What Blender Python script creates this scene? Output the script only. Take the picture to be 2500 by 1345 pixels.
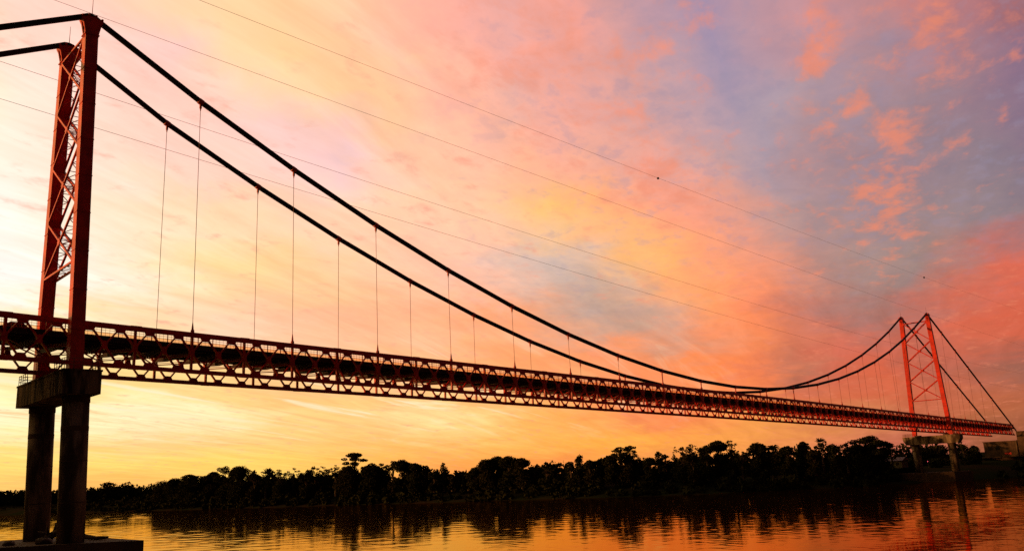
import bpy, bmesh, math, random
import numpy as np
from mathutils import Vector, Matrix

# ------------------------------------------------------------------ clearing
for o in list(bpy.data.objects):
    bpy.data.objects.remove(o)
SC = bpy.context.scene
COL = SC.collection
R = math.radians

# ------------------------------------------------------------------ camera
CAM = Vector((-37.47, -100.25, 8.94))
YAW, PITCH, ROLL = 0.72753, 0.23363, -0.04948
fw = Vector((math.cos(PITCH)*math.cos(YAW), math.cos(PITCH)*math.sin(YAW), math.sin(PITCH)))
rt0 = Vector((math.sin(YAW), -math.cos(YAW), 0))
up0 = rt0.cross(fw)
rt = math.cos(ROLL)*rt0 + math.sin(ROLL)*up0
up = -math.sin(ROLL)*rt0 + math.cos(ROLL)*up0
cd = bpy.data.cameras.new('camera')
cam = bpy.data.objects.new('camera', cd)
COL.objects.link(cam)
cd.sensor_width = 36.0
cd.lens = 36.0*2077.5/2500.0
cd.clip_start = 0.5
cd.clip_end = 20000
cam.matrix_world = Matrix(((rt.x, up.x, -fw.x, CAM.x), (rt.y, up.y, -fw.y, CAM.y),
                           (rt.z, up.z, -fw.z, CAM.z), (0, 0, 0, 1)))
SC.camera = cam
SC.view_settings.view_transform = 'Standard'
SC.view_settings.look = 'None'
SC.view_settings.gamma = 1.0
SC.view_settings.exposure = 0.0
SC.view_settings.use_curve_mapping = False
SC.cycles.max_bounces = 6
SC.cycles.diffuse_bounces = 2
SC.cycles.glossy_bounces = 3
SC.cycles.transparent_max_bounces = 8
SC.cycles.sample_clamp_indirect = 4.0
SC.cycles.use_denoising = False
SC.render.filter_size = 1.5

# ------------------------------------------------------------------ sky
SKY_AZ = [8, 11, 13.5, 16, 18.5, 21, 23.5, 26, 28.5, 31, 33.5, 36, 38.5, 41, 44, 47, 50, 53.5, 57, 61, 65, 69.5, 74]
SKY_EL = [-1, 1, 2, 3, 4, 4.8, 5.6, 6.6, 7.8, 9.2, 10.8, 12.5, 14.2, 16, 17.8, 19.6, 21.4, 23.2, 25.2, 27.4, 29.6]
SKY_ROWS = [  # square roots of linear colours times 255, one triple per azimuth
    [(141, 77, 54), (140, 77, 54), (140, 76, 54), (187, 95, 72), (190, 97, 72), (202, 106, 73), (199, 105, 70), (212, 116, 72), (236, 143, 69), (231, 134, 70), (238, 131, 68), (238, 131, 68), (238, 131, 68), (239, 133, 68), (249, 151, 72), (249, 151, 72), (249, 151, 72), (249, 151, 72), (254, 183, 86), (254, 183, 86), (254, 181, 92), (254, 184, 95), (255, 199, 106)],
    [(156, 84, 57), (149, 81, 56), (154, 84, 56), (188, 97, 71), (191, 98, 73), (213, 114, 76), (226, 129, 75), (235, 140, 73), (240, 149, 70), (235, 145, 71), (235, 145, 71), (244, 152, 68), (241, 142, 71), (244, 149, 71), (247, 157, 72), (249, 159, 77), (254, 177, 81), (254, 189, 88), (255, 207, 99), (255, 202, 97), (254, 191, 96), (254, 186, 96), (255, 200, 106)],
    [(165, 88, 61), (163, 87, 59), (171, 94, 59), (188, 100, 66), (197, 109, 73), (210, 121, 75), (225, 133, 73), (237, 146, 72), (242, 151, 71), (245, 155, 70), (250, 164, 69), (253, 169, 70), (253, 170, 74), (253, 174, 81), (252, 175, 86), (253, 177, 92), (254, 180, 89), (254, 191, 97), (255, 206, 101), (255, 213, 104), (255, 215, 110), (255, 216, 111), (255, 221, 115)],
    [(186, 96, 63), (181, 94, 63), (186, 95, 63), (198, 97, 67), (199, 104, 71), (210, 119, 74), (222, 131, 72), (237, 149, 72), (239, 141, 73), (239, 130, 75), (240, 138, 80), (249, 161, 83), (252, 169, 84), (253, 177, 87), (254, 199, 116), (254, 200, 121), (254, 191, 111), (254, 195, 111), (254, 201, 119), (254, 205, 124), (254, 207, 133), (255, 219, 129), (255, 227, 127)],
    [(158, 91, 71), (167, 92, 69), (185, 95, 69), (197, 95, 67), (209, 96, 64), (210, 101, 68), (210, 106, 72), (238, 133, 76), (244, 136, 76), (243, 130, 77), (241, 134, 83), (246, 151, 85), (251, 166, 85), (253, 177, 95), (254, 209, 130), (255, 220, 147), (254, 208, 137), (254, 202, 123), (254, 209, 130), (255, 231, 169), (255, 228, 173), (255, 245, 186), (255, 243, 180)],
    [(149, 90, 75), (150, 90, 74), (171, 93, 74), (187, 93, 71), (217, 97, 66), (203, 98, 71), (193, 105, 79), (234, 123, 76), (245, 135, 77), (245, 136, 78), (245, 141, 86), (246, 145, 86), (249, 160, 92), (252, 178, 105), (253, 191, 117), (255, 219, 148), (254, 214, 145), (254, 202, 123), (254, 211, 134), (255, 235, 174), (255, 244, 195), (255, 248, 193), (255, 254, 211)],
    [(178, 93, 74), (162, 91, 76), (186, 94, 73), (186, 92, 72), (220, 96, 67), (206, 99, 75), (182, 106, 83), (231, 118, 76), (251, 133, 75), (250, 140, 85), (248, 144, 92), (247, 148, 94), (249, 158, 99), (252, 176, 105), (252, 178, 106), (253, 201, 129), (253, 199, 127), (254, 200, 123), (254, 201, 124), (255, 215, 136), (255, 236, 178), (255, 229, 152), (255, 247, 190)],
    [(213, 94, 68), (210, 95, 70), (208, 96, 70), (192, 96, 77), (208, 99, 77), (210, 100, 77), (196, 110, 84), (228, 120, 80), (251, 131, 74), (250, 139, 84), (248, 143, 93), (248, 150, 101), (249, 156, 102), (253, 163, 105), (253, 167, 107), (254, 184, 127), (254, 184, 128), (254, 197, 133), (254, 198, 132), (254, 208, 131), (255, 218, 137), (255, 224, 143), (255, 242, 179)],
    [(213, 92, 68), (214, 93, 68), (218, 98, 72), (194, 100, 83), (174, 105, 93), (201, 105, 85), (213, 115, 85), (241, 130, 82), (236, 140, 100), (218, 146, 115), (242, 143, 95), (246, 147, 100), (248, 154, 102), (251, 161, 104), (254, 164, 106), (254, 181, 127), (254, 183, 129), (254, 195, 136), (254, 196, 137), (254, 207, 136), (254, 214, 138), (255, 222, 142), (255, 238, 172)],
    [(213, 98, 78), (216, 98, 76), (201, 104, 85), (178, 109, 98), (162, 111, 103), (181, 111, 98), (212, 117, 89), (245, 131, 84), (248, 143, 95), (204, 150, 128), (188, 151, 134), (201, 154, 132), (226, 157, 123), (252, 161, 112), (254, 170, 123), (254, 177, 134), (254, 182, 138), (254, 187, 146), (254, 193, 152), (254, 214, 177), (254, 218, 165), (255, 231, 177), (255, 243, 209)],
    [(219, 99, 78), (218, 100, 78), (183, 110, 96), (151, 121, 117), (162, 126, 119), (174, 122, 112), (216, 129, 104), (250, 139, 95), (250, 156, 99), (231, 157, 118), (189, 152, 136), (180, 151, 139), (208, 156, 131), (240, 159, 117), (254, 165, 117), (254, 174, 129), (254, 179, 137), (254, 186, 146), (254, 190, 153), (254, 211, 179), (254, 218, 173), (255, 228, 172), (255, 243, 208)],
    [(155, 110, 113), (186, 108, 101), (163, 121, 116), (153, 127, 122), (163, 133, 128), (177, 131, 123), (220, 138, 114), (242, 145, 110), (252, 159, 108), (250, 170, 106), (218, 173, 140), (189, 165, 153), (195, 173, 164), (222, 181, 163), (250, 181, 150), (253, 184, 147), (253, 187, 145), (253, 196, 146), (254, 197, 148), (254, 210, 164), (255, 231, 198), (255, 249, 237), (255, 255, 254)],
    [(132, 112, 121), (139, 120, 126), (145, 124, 128), (152, 126, 129), (164, 131, 130), (164, 132, 132), (199, 142, 130), (230, 146, 121), (250, 156, 112), (251, 175, 107), (247, 180, 115), (216, 181, 158), (200, 179, 170), (211, 184, 173), (243, 188, 165), (251, 191, 163), (253, 195, 161), (253, 200, 156), (253, 205, 146), (254, 214, 151), (255, 229, 185), (255, 247, 233), (255, 254, 253)],
    [(126, 107, 122), (135, 117, 128), (144, 122, 129), (152, 126, 130), (163, 130, 131), (157, 131, 135), (178, 143, 141), (219, 148, 131), (241, 151, 123), (247, 159, 119), (250, 174, 115), (247, 179, 125), (238, 189, 139), (237, 189, 153), (247, 193, 162), (250, 194, 164), (252, 194, 163), (253, 204, 169), (253, 205, 158), (254, 217, 174), (254, 228, 195), (255, 238, 214), (255, 252, 244)],
    [(126, 105, 124), (136, 117, 128), (142, 120, 130), (151, 123, 132), (158, 127, 133), (162, 132, 138), (168, 143, 153), (208, 149, 139), (235, 151, 128), (244, 155, 124), (248, 163, 120), (253, 177, 115), (254, 191, 114), (253, 192, 132), (248, 196, 160), (250, 198, 164), (253, 199, 164), (254, 209, 180), (254, 209, 180), (254, 218, 178), (254, 222, 187), (255, 236, 210), (255, 250, 241)],
    [(126, 103, 126), (140, 114, 128), (147, 121, 130), (155, 126, 134), (159, 128, 135), (164, 133, 140), (162, 144, 159), (181, 150, 156), (199, 153, 152), (223, 156, 145), (226, 162, 147), (238, 168, 142), (243, 175, 140), (250, 182, 142), (248, 191, 160), (251, 199, 163), (247, 197, 174), (244, 197, 191), (252, 205, 187), (255, 209, 193), (255, 225, 205), (255, 227, 210), (255, 244, 229)],
    [(130, 103, 126), (145, 114, 127), (151, 121, 130), (159, 128, 136), (164, 133, 140), (167, 137, 144), (163, 145, 161), (171, 147, 161), (191, 151, 155), (218, 156, 147), (223, 161, 149), (232, 165, 149), (239, 168, 149), (249, 178, 146), (249, 188, 160), (249, 195, 163), (251, 198, 170), (230, 192, 196), (247, 199, 194), (254, 208, 194), (255, 209, 194), (255, 227, 210), (255, 238, 221)],
    [(132, 102, 124), (160, 115, 125), (172, 120, 126), (163, 128, 138), (170, 135, 141), (169, 138, 146), (164, 146, 162), (162, 144, 164), (175, 147, 160), (187, 150, 157), (208, 154, 151), (222, 159, 151), (228, 163, 152), (231, 171, 156), (248, 180, 156), (250, 192, 160), (253, 200, 158), (240, 194, 186), (237, 197, 192), (254, 202, 194), (255, 212, 199), (255, 218, 203), (255, 238, 221)],
    [(150, 98, 107), (168, 112, 119), (180, 121, 124), (165, 128, 138), (181, 136, 142), (180, 138, 148), (173, 141, 157), (154, 138, 165), (171, 144, 160), (183, 148, 157), (206, 153, 151), (221, 158, 151), (225, 161, 152), (225, 168, 159), (247, 178, 155), (250, 175, 153), (253, 199, 154), (254, 205, 154), (250, 205, 169), (254, 206, 182), (254, 204, 195), (255, 212, 200), (255, 225, 210)],
    [(160, 102, 109), (185, 115, 116), (193, 121, 119), (183, 129, 133), (192, 136, 141), (184, 138, 148), (174, 140, 156), (151, 135, 165), (169, 142, 160), (177, 144, 158), (199, 149, 151), (226, 156, 147), (228, 158, 149), (225, 164, 159), (247, 170, 152), (252, 187, 161), (253, 195, 153), (254, 201, 152), (254, 211, 154), (254, 211, 167), (254, 203, 199), (255, 210, 199), (254, 209, 194)],
    [(167, 106, 111), (192, 119, 118), (192, 122, 121), (183, 129, 133), (194, 136, 141), (184, 138, 148), (173, 137, 154), (151, 133, 164), (169, 140, 160), (179, 143, 157), (196, 147, 151), (227, 152, 143), (225, 156, 148), (219, 161, 158), (233, 165, 156), (249, 171, 153), (253, 187, 160), (254, 199, 159), (254, 207, 157), (254, 213, 163), (254, 211, 172), (254, 207, 189), (254, 209, 194)],
]
PUFFS = [  # salmon cloudlets: azimuth from 40 degrees, elevation, half widths, cover
    (-2.0, 26.5, 5.6, 4.8, 0.60),
    (-8.4, 24.4, 3.8, 4.8, 0.55),
    (-20.7, 25.8, 1.8, 2.8, 0.95),
    (-21.6, 22.1, 2.8, 2.8, 0.70),
    (-22.8, 16.0, 2.4, 2.9, 1.05),
    (-26.9, 24.3, 2.8, 2.8, 0.80),
    (-24.4, 19.5, 2.7, 2.3, 0.65),
    (-9.0, 19.0, 4.6, 2.3, 0.70),
    (-32.1, 24.8, 3.0, 1.8, 0.50),
]


class NT:
    """small helper round a node tree"""
    def __init__(self, tree):
        self.t = tree

    def n(self, kind, **kw):
        nd = self.t.nodes.new(kind)
        for k, v in kw.items():
            setattr(nd, k, v)
        return nd

    def l(self, a, b):
        self.t.links.new(a, b)

    def put(self, sock, v):
        if hasattr(v, 'is_linked') or hasattr(v, 'links'):
            self.l(v, sock)
        else:
            sock.default_value = v

    def m(self, op, a, b=None, c=None, clamp=False):
        nd = self.n('ShaderNodeMath', operation=op, use_clamp=clamp)
        for s, v in zip(nd.inputs, (a, b, c)):
            if v is not None:
                self.put(s, v)
        return nd.outputs[0]

    def vm(self, op, a, b=None, out=0):
        nd = self.n('ShaderNodeVectorMath', operation=op)
        self.put(nd.inputs[0], a)
        if b is not None:
            self.put(nd.inputs[1], b)
        return nd.outputs[out]

    def mix(self, f, a, b, blend='MIX'):
        nd = self.n('ShaderNodeMix', data_type='RGBA', blend_type=blend)
        self.put(nd.inputs['Factor'], f)
        self.put(nd.inputs['A'], a) if False else None
        for s in nd.inputs:
            if s.type == 'RGBA' and s.name == 'A':
                self.put(s, a)
            if s.type == 'RGBA' and s.name == 'B':
                self.put(s, b)
        for s in nd.outputs:
            if s.type == 'RGBA':
                return s

    def noise(self, vec, scale, detail=3.0, rough=0.55, dist=0.0, dim='3D', out='Fac'):
        nd = self.n('ShaderNodeTexNoise', noise_dimensions=dim)
        if vec is not None:
            self.put(nd.inputs['Vector'], vec)
        nd.inputs['Scale'].default_value = scale
        nd.inputs['Detail'].default_value = detail
        nd.inputs['Roughness'].default_value = rough
        nd.inputs['Distortion'].default_value = dist
        return nd.outputs[out]

    def rng(self, v, a, b, c=0.0, d=1.0, smooth=False):
        nd = self.n('ShaderNodeMapRange', clamp=True)
        if smooth:
            nd.interpolation_type = 'SMOOTHSTEP'
        self.put(nd.inputs['Value'], v)
        for k, x in zip(('From Min', 'From Max', 'To Min', 'To Max'), (a, b, c, d)):
            nd.inputs[k].default_value = x
        return nd.outputs[0]

    def ramp(self, fac, stops, interp='LINEAR'):
        nd = self.n('ShaderNodeValToRGB')
        cr = nd.color_ramp
        cr.interpolation = interp
        while len(cr.elements) > 1:
            cr.elements.remove(cr.elements[-1])
        for i, (p, c) in enumerate(stops):
            e = cr.elements[0] if i == 0 else cr.elements.new(p)
            e.position = p
            e.color = (c[0], c[1], c[2], 1)
        self.put(nd.inputs[0], fac)
        return nd.outputs[0]

    def comb(self, x, y, z):
        nd = self.n('ShaderNodeCombineXYZ')
        for s, v in zip(nd.inputs, (x, y, z)):
            self.put(s, v)
        return nd.outputs[0]


def az_fac(a):
    """azimuth in degrees -> ramp position, finest around the dusk glow's side of the sky"""
    r = (a - 40 + 180) % 360 - 180
    return 0.5 + math.atan(r/40.0)/(2*math.atan(180/40.0))


def build_sky():
    w = bpy.data.worlds.new('World')
    SC.world = w
    w.use_nodes = True
    t = NT(w.node_tree)
    for nd in list(w.node_tree.nodes):
        w.node_tree.nodes.remove(nd)
    tc = t.n('ShaderNodeTexCoord')
    d = t.vm('NORMALIZE', tc.outputs['Generated'])
    sx = t.n('ShaderNodeSeparateXYZ')
    t.l(d, sx.inputs[0])
    dz = sx.outputs[2]
    # cloud-layer coordinates: the direction projected on a flat layer, bands running towards azimuth 18 degrees
    a18, s18 = math.cos(R(18)), math.sin(R(18))
    along = t.vm('DOT_PRODUCT', d, (a18, s18, 0), out=1)
    across = t.vm('DOT_PRODUCT', d, (-s18, a18, 0), out=1)
    h = t.m('ADD', t.m('MAXIMUM', dz, 0.0), 0.10)
    pa = t.m('DIVIDE', along, h)
    pc = t.m('DIVIDE', across, h)
    band = t.comb(t.m('MULTIPLY', pa, 0.30), pc, 0.0)
    puff = t.comb(t.m('MULTIPLY', pa, 0.75), pc, 3.7)
    # elevation and azimuth in degrees
    el = t.m('MULTIPLY', t.m('ARCSINE', dz), 180/math.pi)
    f40 = (math.cos(R(40)), math.sin(R(40)), 0)
    l40 = (-math.sin(R(40)), math.cos(R(40)), 0)
    az = t.m('MULTIPLY', t.m('ARCTAN2', t.vm('DOT_PRODUCT', d, l40, out=1), t.vm('DOT_PRODUCT', d, f40, out=1)), 180/math.pi)
    # warp by cloud texture so that colour borders turn feathery
    n1 = t.noise(band, 1.6, 5.0, 0.6, 0.6)
    n2 = t.noise(puff, 3.8, 7.0, 0.64, 0.4)
    n4 = t.noise(t.vm('ADD', puff, (4.1, 1.7, 2.2)), 3.2, 7.0, 0.64, 0.4)
    n3 = t.noise(t.vm('ADD', band, (7.3, 2.1, 0)), 3.6, 4.0, 0.6, 0.8)
    up_amt = t.rng(el, 1.0, 14.0, 0.25, 1.0)
    wz = t.m('ADD', t.m('MULTIPLY', t.m('SUBTRACT', n1, 0.5), 1.6), t.m('MULTIPLY', t.m('SUBTRACT', n2, 0.5), 5.5))
    el2 = t.m('ADD', el, t.m('MULTIPLY', wz, up_amt))
    wa = t.m('ADD', t.m('MULTIPLY', t.m('SUBTRACT', n3, 0.5), 1.6), t.m('MULTIPLY', t.m('SUBTRACT', n4, 0.5), 7.0))
    az2 = t.m('ADD', az, wa)
    fac = t.m('MULTIPLY_ADD', t.m('ARCTANGENT', t.m('DIVIDE', az2, 40.0)), 1/(2*math.atan(180/40.0)), 0.5)
    col = None
    for i, (e, hx) in enumerate(zip(SKY_EL, SKY_ROWS)):
        cs = [tuple((v/255.0)**2 for v in c) for c in hx]
        hi = max(0.0, min(1.0, (e - 4)/26.0))
        lerp = lambda p, q, x: tuple(p[j]*(1-x)+q[j]*x for j in range(3))
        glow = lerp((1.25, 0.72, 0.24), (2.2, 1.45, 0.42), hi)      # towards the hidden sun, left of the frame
        late = lerp((0.22, 0.10, 0.05), (0.20, 0.12, 0.10), hi)
        dusk = lerp((0.030, 0.013, 0.010), (0.020, 0.015, 0.020), hi)
        dusk2 = lerp((0.065, 0.025, 0.018), (0.060, 0.038, 0.045), hi)
        stops = [(0.0, dusk), (az_fac(-100), dusk), (az_fac(-40), dusk2)]
        stops += [(az_fac(-12), lerp(dusk2, cs[0], 0.6))]
        stops += [(az_fac(a), c) for a, c in zip(SKY_AZ, cs)]
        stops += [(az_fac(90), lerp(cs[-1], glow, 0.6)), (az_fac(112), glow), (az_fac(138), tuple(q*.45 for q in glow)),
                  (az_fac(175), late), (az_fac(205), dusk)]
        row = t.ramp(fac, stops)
        if col is None:
            col = row
        else:
            col = t.mix(t.rng(el2, SKY_EL[i-1], e), col, row)
    # towards the zenith the colours calm down to a dim violet blue
    zen = t.ramp(fac, [(0.0, (0.018, 0.016, 0.024)), (az_fac(-60), (0.022, 0.018, 0.026)), (az_fac(20), (0.12, 0.085, 0.11)),
                       (az_fac(70), (0.30, 0.21, 0.20)), (az_fac(120), (0.34, 0.24, 0.21)), (az_fac(175), (0.12, 0.085, 0.09)),
                       (az_fac(210), (0.018, 0.016, 0.024))])
    col = t.mix(t.rng(el2, 31.0, 62.0, smooth=True), col, zen)
    # fine streaks and dapples inside the clouds
    gain = t.rng(az, -26.0, -4.0, 1.0, 1.13, smooth=True)
    col = t.mix(1.0, col, t.comb(gain, t.m('POWER', gain, 0.25), t.m('POWER', gain, -0.3)), 'MULTIPLY')
    s1 = t.noise(t.comb(t.m('MULTIPLY', pa, 0.22), pc, 9.1), 5.5, 6.0, 0.62, 1.0)
    bri0 = t.rng(s1, 0.30, 0.72, -0.10, 0.08)
    calm = t.m('SUBTRACT', 1.0, t.m('MULTIPLY', t.m('MULTIPLY', t.rng(el, 8.0, 15.0), t.rng(az, 12.0, -4.0)), 0.85))
    bri = t.m('ADD', 1.0, t.m('MULTIPLY', bri0, calm))
    col = t.mix(1.0, col, t.comb(bri, t.m('POWER', bri, 1.25), t.m('POWER', bri, 1.6)), 'MULTIPLY')
    dap = t.noise(t.comb(t.m('MULTIPLY', pa, 0.70), pc, 5.5), 13.0, 6.0, 0.60, 0.2)
    cover = None
    for a0, e0, wa_, we_, k in PUFFS:
        q = t.m('ADD', t.m('POWER', t.m('DIVIDE', t.m('SUBTRACT', az, a0), wa_), 2.0), t.m('POWER', t.m('DIVIDE', t.m('SUBTRACT', el, e0), we_), 2.0))
        g = t.m('MULTIPLY', t.m('EXPONENT', t.m('MULTIPLY', q, -1.0)), k)
        cover = g if cover is None else t.m('MAXIMUM', cover, g)
    pm = t.rng(t.m('MULTIPLY_ADD', cover, 0.25, t.m('SUBTRACT', dap, 0.62)), -0.08, 0.22, smooth=True)
    pcol = t.mix(t.rng(az, 10.0, -18.0), (0.90, 0.36, 0.26, 1), (0.90, 0.26, 0.14, 1))
    col = t.mix(t.m('MULTIPLY', pm, 0.70), col, pcol)
    zone = t.m('MULTIPLY', t.rng(el, 8.0, 16.0), t.rng(az, 13.0, -2.0))
    col = t.mix(t.m('MULTIPLY', t.m('MULTIPLY', t.rng(dap, 0.48, 0.32, smooth=True), zone), 0.30), col, (0.33, 0.28, 0.39, 1))
    mo = t.noise(t.comb(t.m('MULTIPLY', pa, 0.8), pc, 21.0), 11.0, 6.0, 0.62, 0.3)
    mz = t.m('MULTIPLY', t.rng(el, 4.0, 10.0), t.rng(az, 24.0, 4.0))
    mb_ = t.m('ADD', 1.0, t.m('MULTIPLY', t.rng(mo, 0.32, 0.70, -0.07, 0.09), mz))
    col = t.mix(1.0, col, t.comb(mb_, t.m('POWER', mb_, 0.6), t.m('POWER', mb_, 0.25)), 'MULTIPLY')
    st = t.noise(t.comb(t.m('MULTIPLY', pa, 0.16), pc, 14.0), 3.2, 6.0, 0.62, 1.2)
    lowz = t.m('MULTIPLY', t.rng(el, 2.0, 4.5), t.m('MULTIPLY', t.rng(el, 10.5, 6.5), t.rng(az, -14.0, 6.0)))
    col = t.mix(t.m('MULTIPLY', t.m('MULTIPLY', t.rng(st, 0.52, 0.70, smooth=True), lowz), 0.85), col, (1.0, 0.90, 0.60, 1))
    col = t.mix(t.m('MULTIPLY', t.m('MULTIPLY', t.rng(st, 0.46, 0.32, smooth=True), lowz), 0.62), col, (0.98, 0.50, 0.20, 1))
    # clear dusk air from the sky model, faint under the clouds
    sky = t.n('ShaderNodeTexSky', sky_type='NISHITA')
    sky.sun_disc = False
    sky.sun_elevation = R(1.6)
    sky.sun_rotation = R(-50)
    b1 = t.n('ShaderNodeBackground')
    t.l(sky.outputs[0], b1.inputs['Color'])
    b1.inputs['Strength'].default_value = 0.001
    b2 = t.n('ShaderNodeBackground')
    t.l(col, b2.inputs['Color'])
    b2.inputs['Strength'].default_value = 1.0
    ad = t.n('ShaderNodeAddShader')
    t.l(b1.outputs[0], ad.inputs[0])
    t.l(b2.outputs[0], ad.inputs[1])
    out = t.n('ShaderNodeOutputWorld')
    t.l(ad.outputs[0], out.inputs['Surface'])


build_sky()

# ------------------------------------------------------------------ sun: low behind thin cloud, left of the frame
sd = bpy.data.lights.new('sun', 'SUN')
sd.energy = 4.5
sd.angle = R(1.5)
sd.color = (1.0, 0.42, 0.13)
sun = bpy.data.objects.new('sun', sd)
COL.objects.link(sun)
sun_dir = Vector((math.cos(R(140))*math.cos(R(1.6)), math.sin(R(140))*math.cos(R(1.6)), math.sin(R(1.6))))
sun.rotation_euler = sun_dir.to_track_quat('Z', 'Y').to_euler()
sun.location = (-200, 200, 120)

# ------------------------------------------------------------------ helpers
class MB:
    """collects shapes and links them as ONE mesh object"""
    def __init__(self):
        self.v, self.f = [], []

    def box(self, c, sx, sy, sz, rot=None):
        c = Vector(c)
        k = len(self.v)
        for dx in (-.5, .5):
            for dy in (-.5, .5):
                for dz in (-.5, .5):
                    p = Vector((dx*sx, dy*sy, dz*sz))
                    if rot:
                        p = rot @ p
                    self.v.append(tuple(c + p))
        for q in ((0, 1, 3, 2), (4, 6, 7, 5), (0, 4, 5, 1), (2, 3, 7, 6), (0, 2, 6, 4), (1, 5, 7, 3)):
            self.f.append(tuple(k + i for i in q))
        return self

    def bar(self, p, q, w, h, side=(0, 1, 0)):
        """square bar from p to q, w wide along 'side', h deep the other way"""
        p, q = Vector(p), Vector(q)
        d = (q - p).normalized()
        s = Vector(side)
        s = (s - d*s.dot(d)).normalized()
        u = d.cross(s)
        k = len(self.v)
        for e in (p, q):
            for a, b in ((-1, -1), (1, -1), (1, 1), (-1, 1)):
                self.v.append(tuple(e + s*(a*w/2) + u*(b*h/2)))
        self.f += [tuple(k+i for i in f) for f in ((0, 1, 2, 3), (7, 6, 5, 4), (0, 4, 5, 1), (1, 5, 6, 2), (2, 6, 7, 3), (3, 7, 4, 0))]
        return self

    def tube(self, pts, r, n=6, caps=True):
        pts = [Vector(p) for p in pts]
        rr = r if isinstance(r, (list, tuple)) else [r]*len(pts)
        k = len(self.v)
        for i, p in enumerate(pts):
            d = (pts[min(i+1, len(pts)-1)] - pts[max(i-1, 0)])
            d = d.normalized() if d.length > 1e-9 else Vector((0, 0, 1))
            s = d.cross(Vector((0, 0, 1)) if abs(d.z) < .9 else Vector((1, 0, 0))).normalized()
            u = d.cross(s)
            for j in range(n):
                a = 2*math.pi*j/n
                self.v.append(tuple(p + (s*math.cos(a) + u*math.sin(a))*rr[i]))
        for i in range(len(pts)-1):
            for j in range(n):
                a, b = k+i*n+j, k+i*n+(j+1) % n
                self.f.append((a, b, b+n, a+n))
        if caps:
            self.f.append(tuple(k+j for j in reversed(range(n))))
            self.f.append(tuple(k+(len(pts)-1)*n+j for j in range(n)))
        return self

    def prism(self, poly, vec):
        """polygon (3-D points) extruded along vec"""
        k, n = len(self.v), len(poly)
        vec = Vector(vec)
        self.v += [tuple(Vector(p)) for p in poly] + [tuple(Vector(p)+vec) for p in poly]
        self.f.append(tuple(k+i for i in reversed(range(n))))
        self.f.append(tuple(k+n+i for i in range(n)))
        for i in range(n):
            j = (i+1) % n
            self.f.append((k+i, k+j, k+n+j, k+n+i))
        return self

    def build(self, name, mt, parent=None, smooth=False, fix=False):
        me = bpy.data.meshes.new(name)
        me.from_pydata(self.v, [], self.f)
        if fix:
            b = bmesh.new()
            b.from_mesh(me)
            bmesh.ops.recalc_face_normals(b, faces=b.faces)
            b.to_mesh(me)
            b.free()
        me.materials.append(mt)
        if smooth:
            me.polygons.foreach_set('use_smooth', [True]*len(me.polygons))
        o = bpy.data.objects.new(name, me)
        COL.objects.link(o)
        if parent:
            o.parent = parent
        return o


def tag(o, label=None, cat=None, group=None, kind=None):
    for k, v in (('label', label), ('category', cat), ('group', group), ('kind', kind)):
        if v:
            o[k] = v
    return o


def thing(name, label, cat, loc=(0, 0, 0), rotz=0.0, group=None):
    o = bpy.data.objects.new(name, None)
    o.empty_display_size = 1
    COL.objects.link(o)
    o.location = loc
    o.rotation_euler = (0, 0, rotz)
    return tag(o, label, cat, group)


# ------------------------------------------------------------------ materials
def mat(name, base, rough=0.6, spec=0.5, vary=0.0, vscale=1.0, dark=None, stretch=(1, 1, 1), metal=0.0, bump=0.0, bscale=8.0):
    m = bpy.data.materials.new(name)
    m.use_nodes = True
    t = NT(m.node_tree)
    b = m.node_tree.nodes['Principled BSDF']
    b.inputs['Roughness'].default_value = rough
    b.inputs['Specular IOR Level'].default_value = spec
    b.inputs['Metallic'].default_value = metal
    if vary:
        tc = t.n('ShaderNodeTexCoord')
        v = t.vm('MULTIPLY', tc.outputs['Object'], stretch)
        n = t.noise(v, vscale, 5.0, 0.6)
        c2 = dark or tuple(x*(1-vary) for x in base)
        c = t.mix(t.rng(n, 0.38, 0.66, smooth=True), (*c2, 1), (*base, 1))
        t.l(c, b.inputs['Base Color'])
        if bump:
            bp = t.n('ShaderNodeBump')
            bp.inputs['Distance'].default_value = bump
            t.l(t.noise(tc.outputs['Object'], bscale, 4.0), bp.inputs['Height'])
            t.l(bp.outputs[0], b.inputs['Normal'])
    else:
        b.inputs['Base Color'].default_value = (*base, 1)
    return m


M_RED = mat('red_bridge_paint', (0.56, 0.020, 0.006), 0.42, 0.2, 0.35, 0.7)
M_REDROD = mat('red_rod_paint', (0.40, 0.030, 0.015), 0.5, 0.4, 0.2, 2.0)
M_CABLE = mat('black_cable', (0.012, 0.011, 0.010), 0.6, 0.25)
M_ROPE = mat('hanger_rope', (0.10, 0.035, 0.022), 0.6, 0.3)
M_DECK = mat('dark_deck_steel', (0.035, 0.018, 0.014), 0.7, 0.3, 0.4, 0.5)
M_CONC = mat('stained_concrete', (0.23, 0.17, 0.11), 0.88, 0.03, 0.7, 0.55, (0.040, 0.027, 0.017), (1.3, 1.3, 0.30), bump=0.03, bscale=1.5)
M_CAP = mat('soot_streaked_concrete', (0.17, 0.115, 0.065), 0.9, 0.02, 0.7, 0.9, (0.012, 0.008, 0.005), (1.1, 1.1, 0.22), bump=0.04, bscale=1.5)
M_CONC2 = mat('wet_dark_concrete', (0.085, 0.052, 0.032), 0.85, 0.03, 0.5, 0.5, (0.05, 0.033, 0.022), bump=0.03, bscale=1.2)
M_RUST = mat('rusty_rail', (0.16, 0.06, 0.03), 0.7, 0.3)
M_WIRE = mat('overhead_wire', (0.07, 0.035, 0.03), 0.6, 0.3)
M_BALL = mat('marker_ball', (0.02, 0.012, 0.012), 0.6, 0.3)
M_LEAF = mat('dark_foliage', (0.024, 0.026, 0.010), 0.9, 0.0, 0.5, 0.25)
M_LEAF2 = mat('olive_foliage', (0.028, 0.026, 0.011), 0.9, 0.0, 0.5, 0.25)
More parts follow.
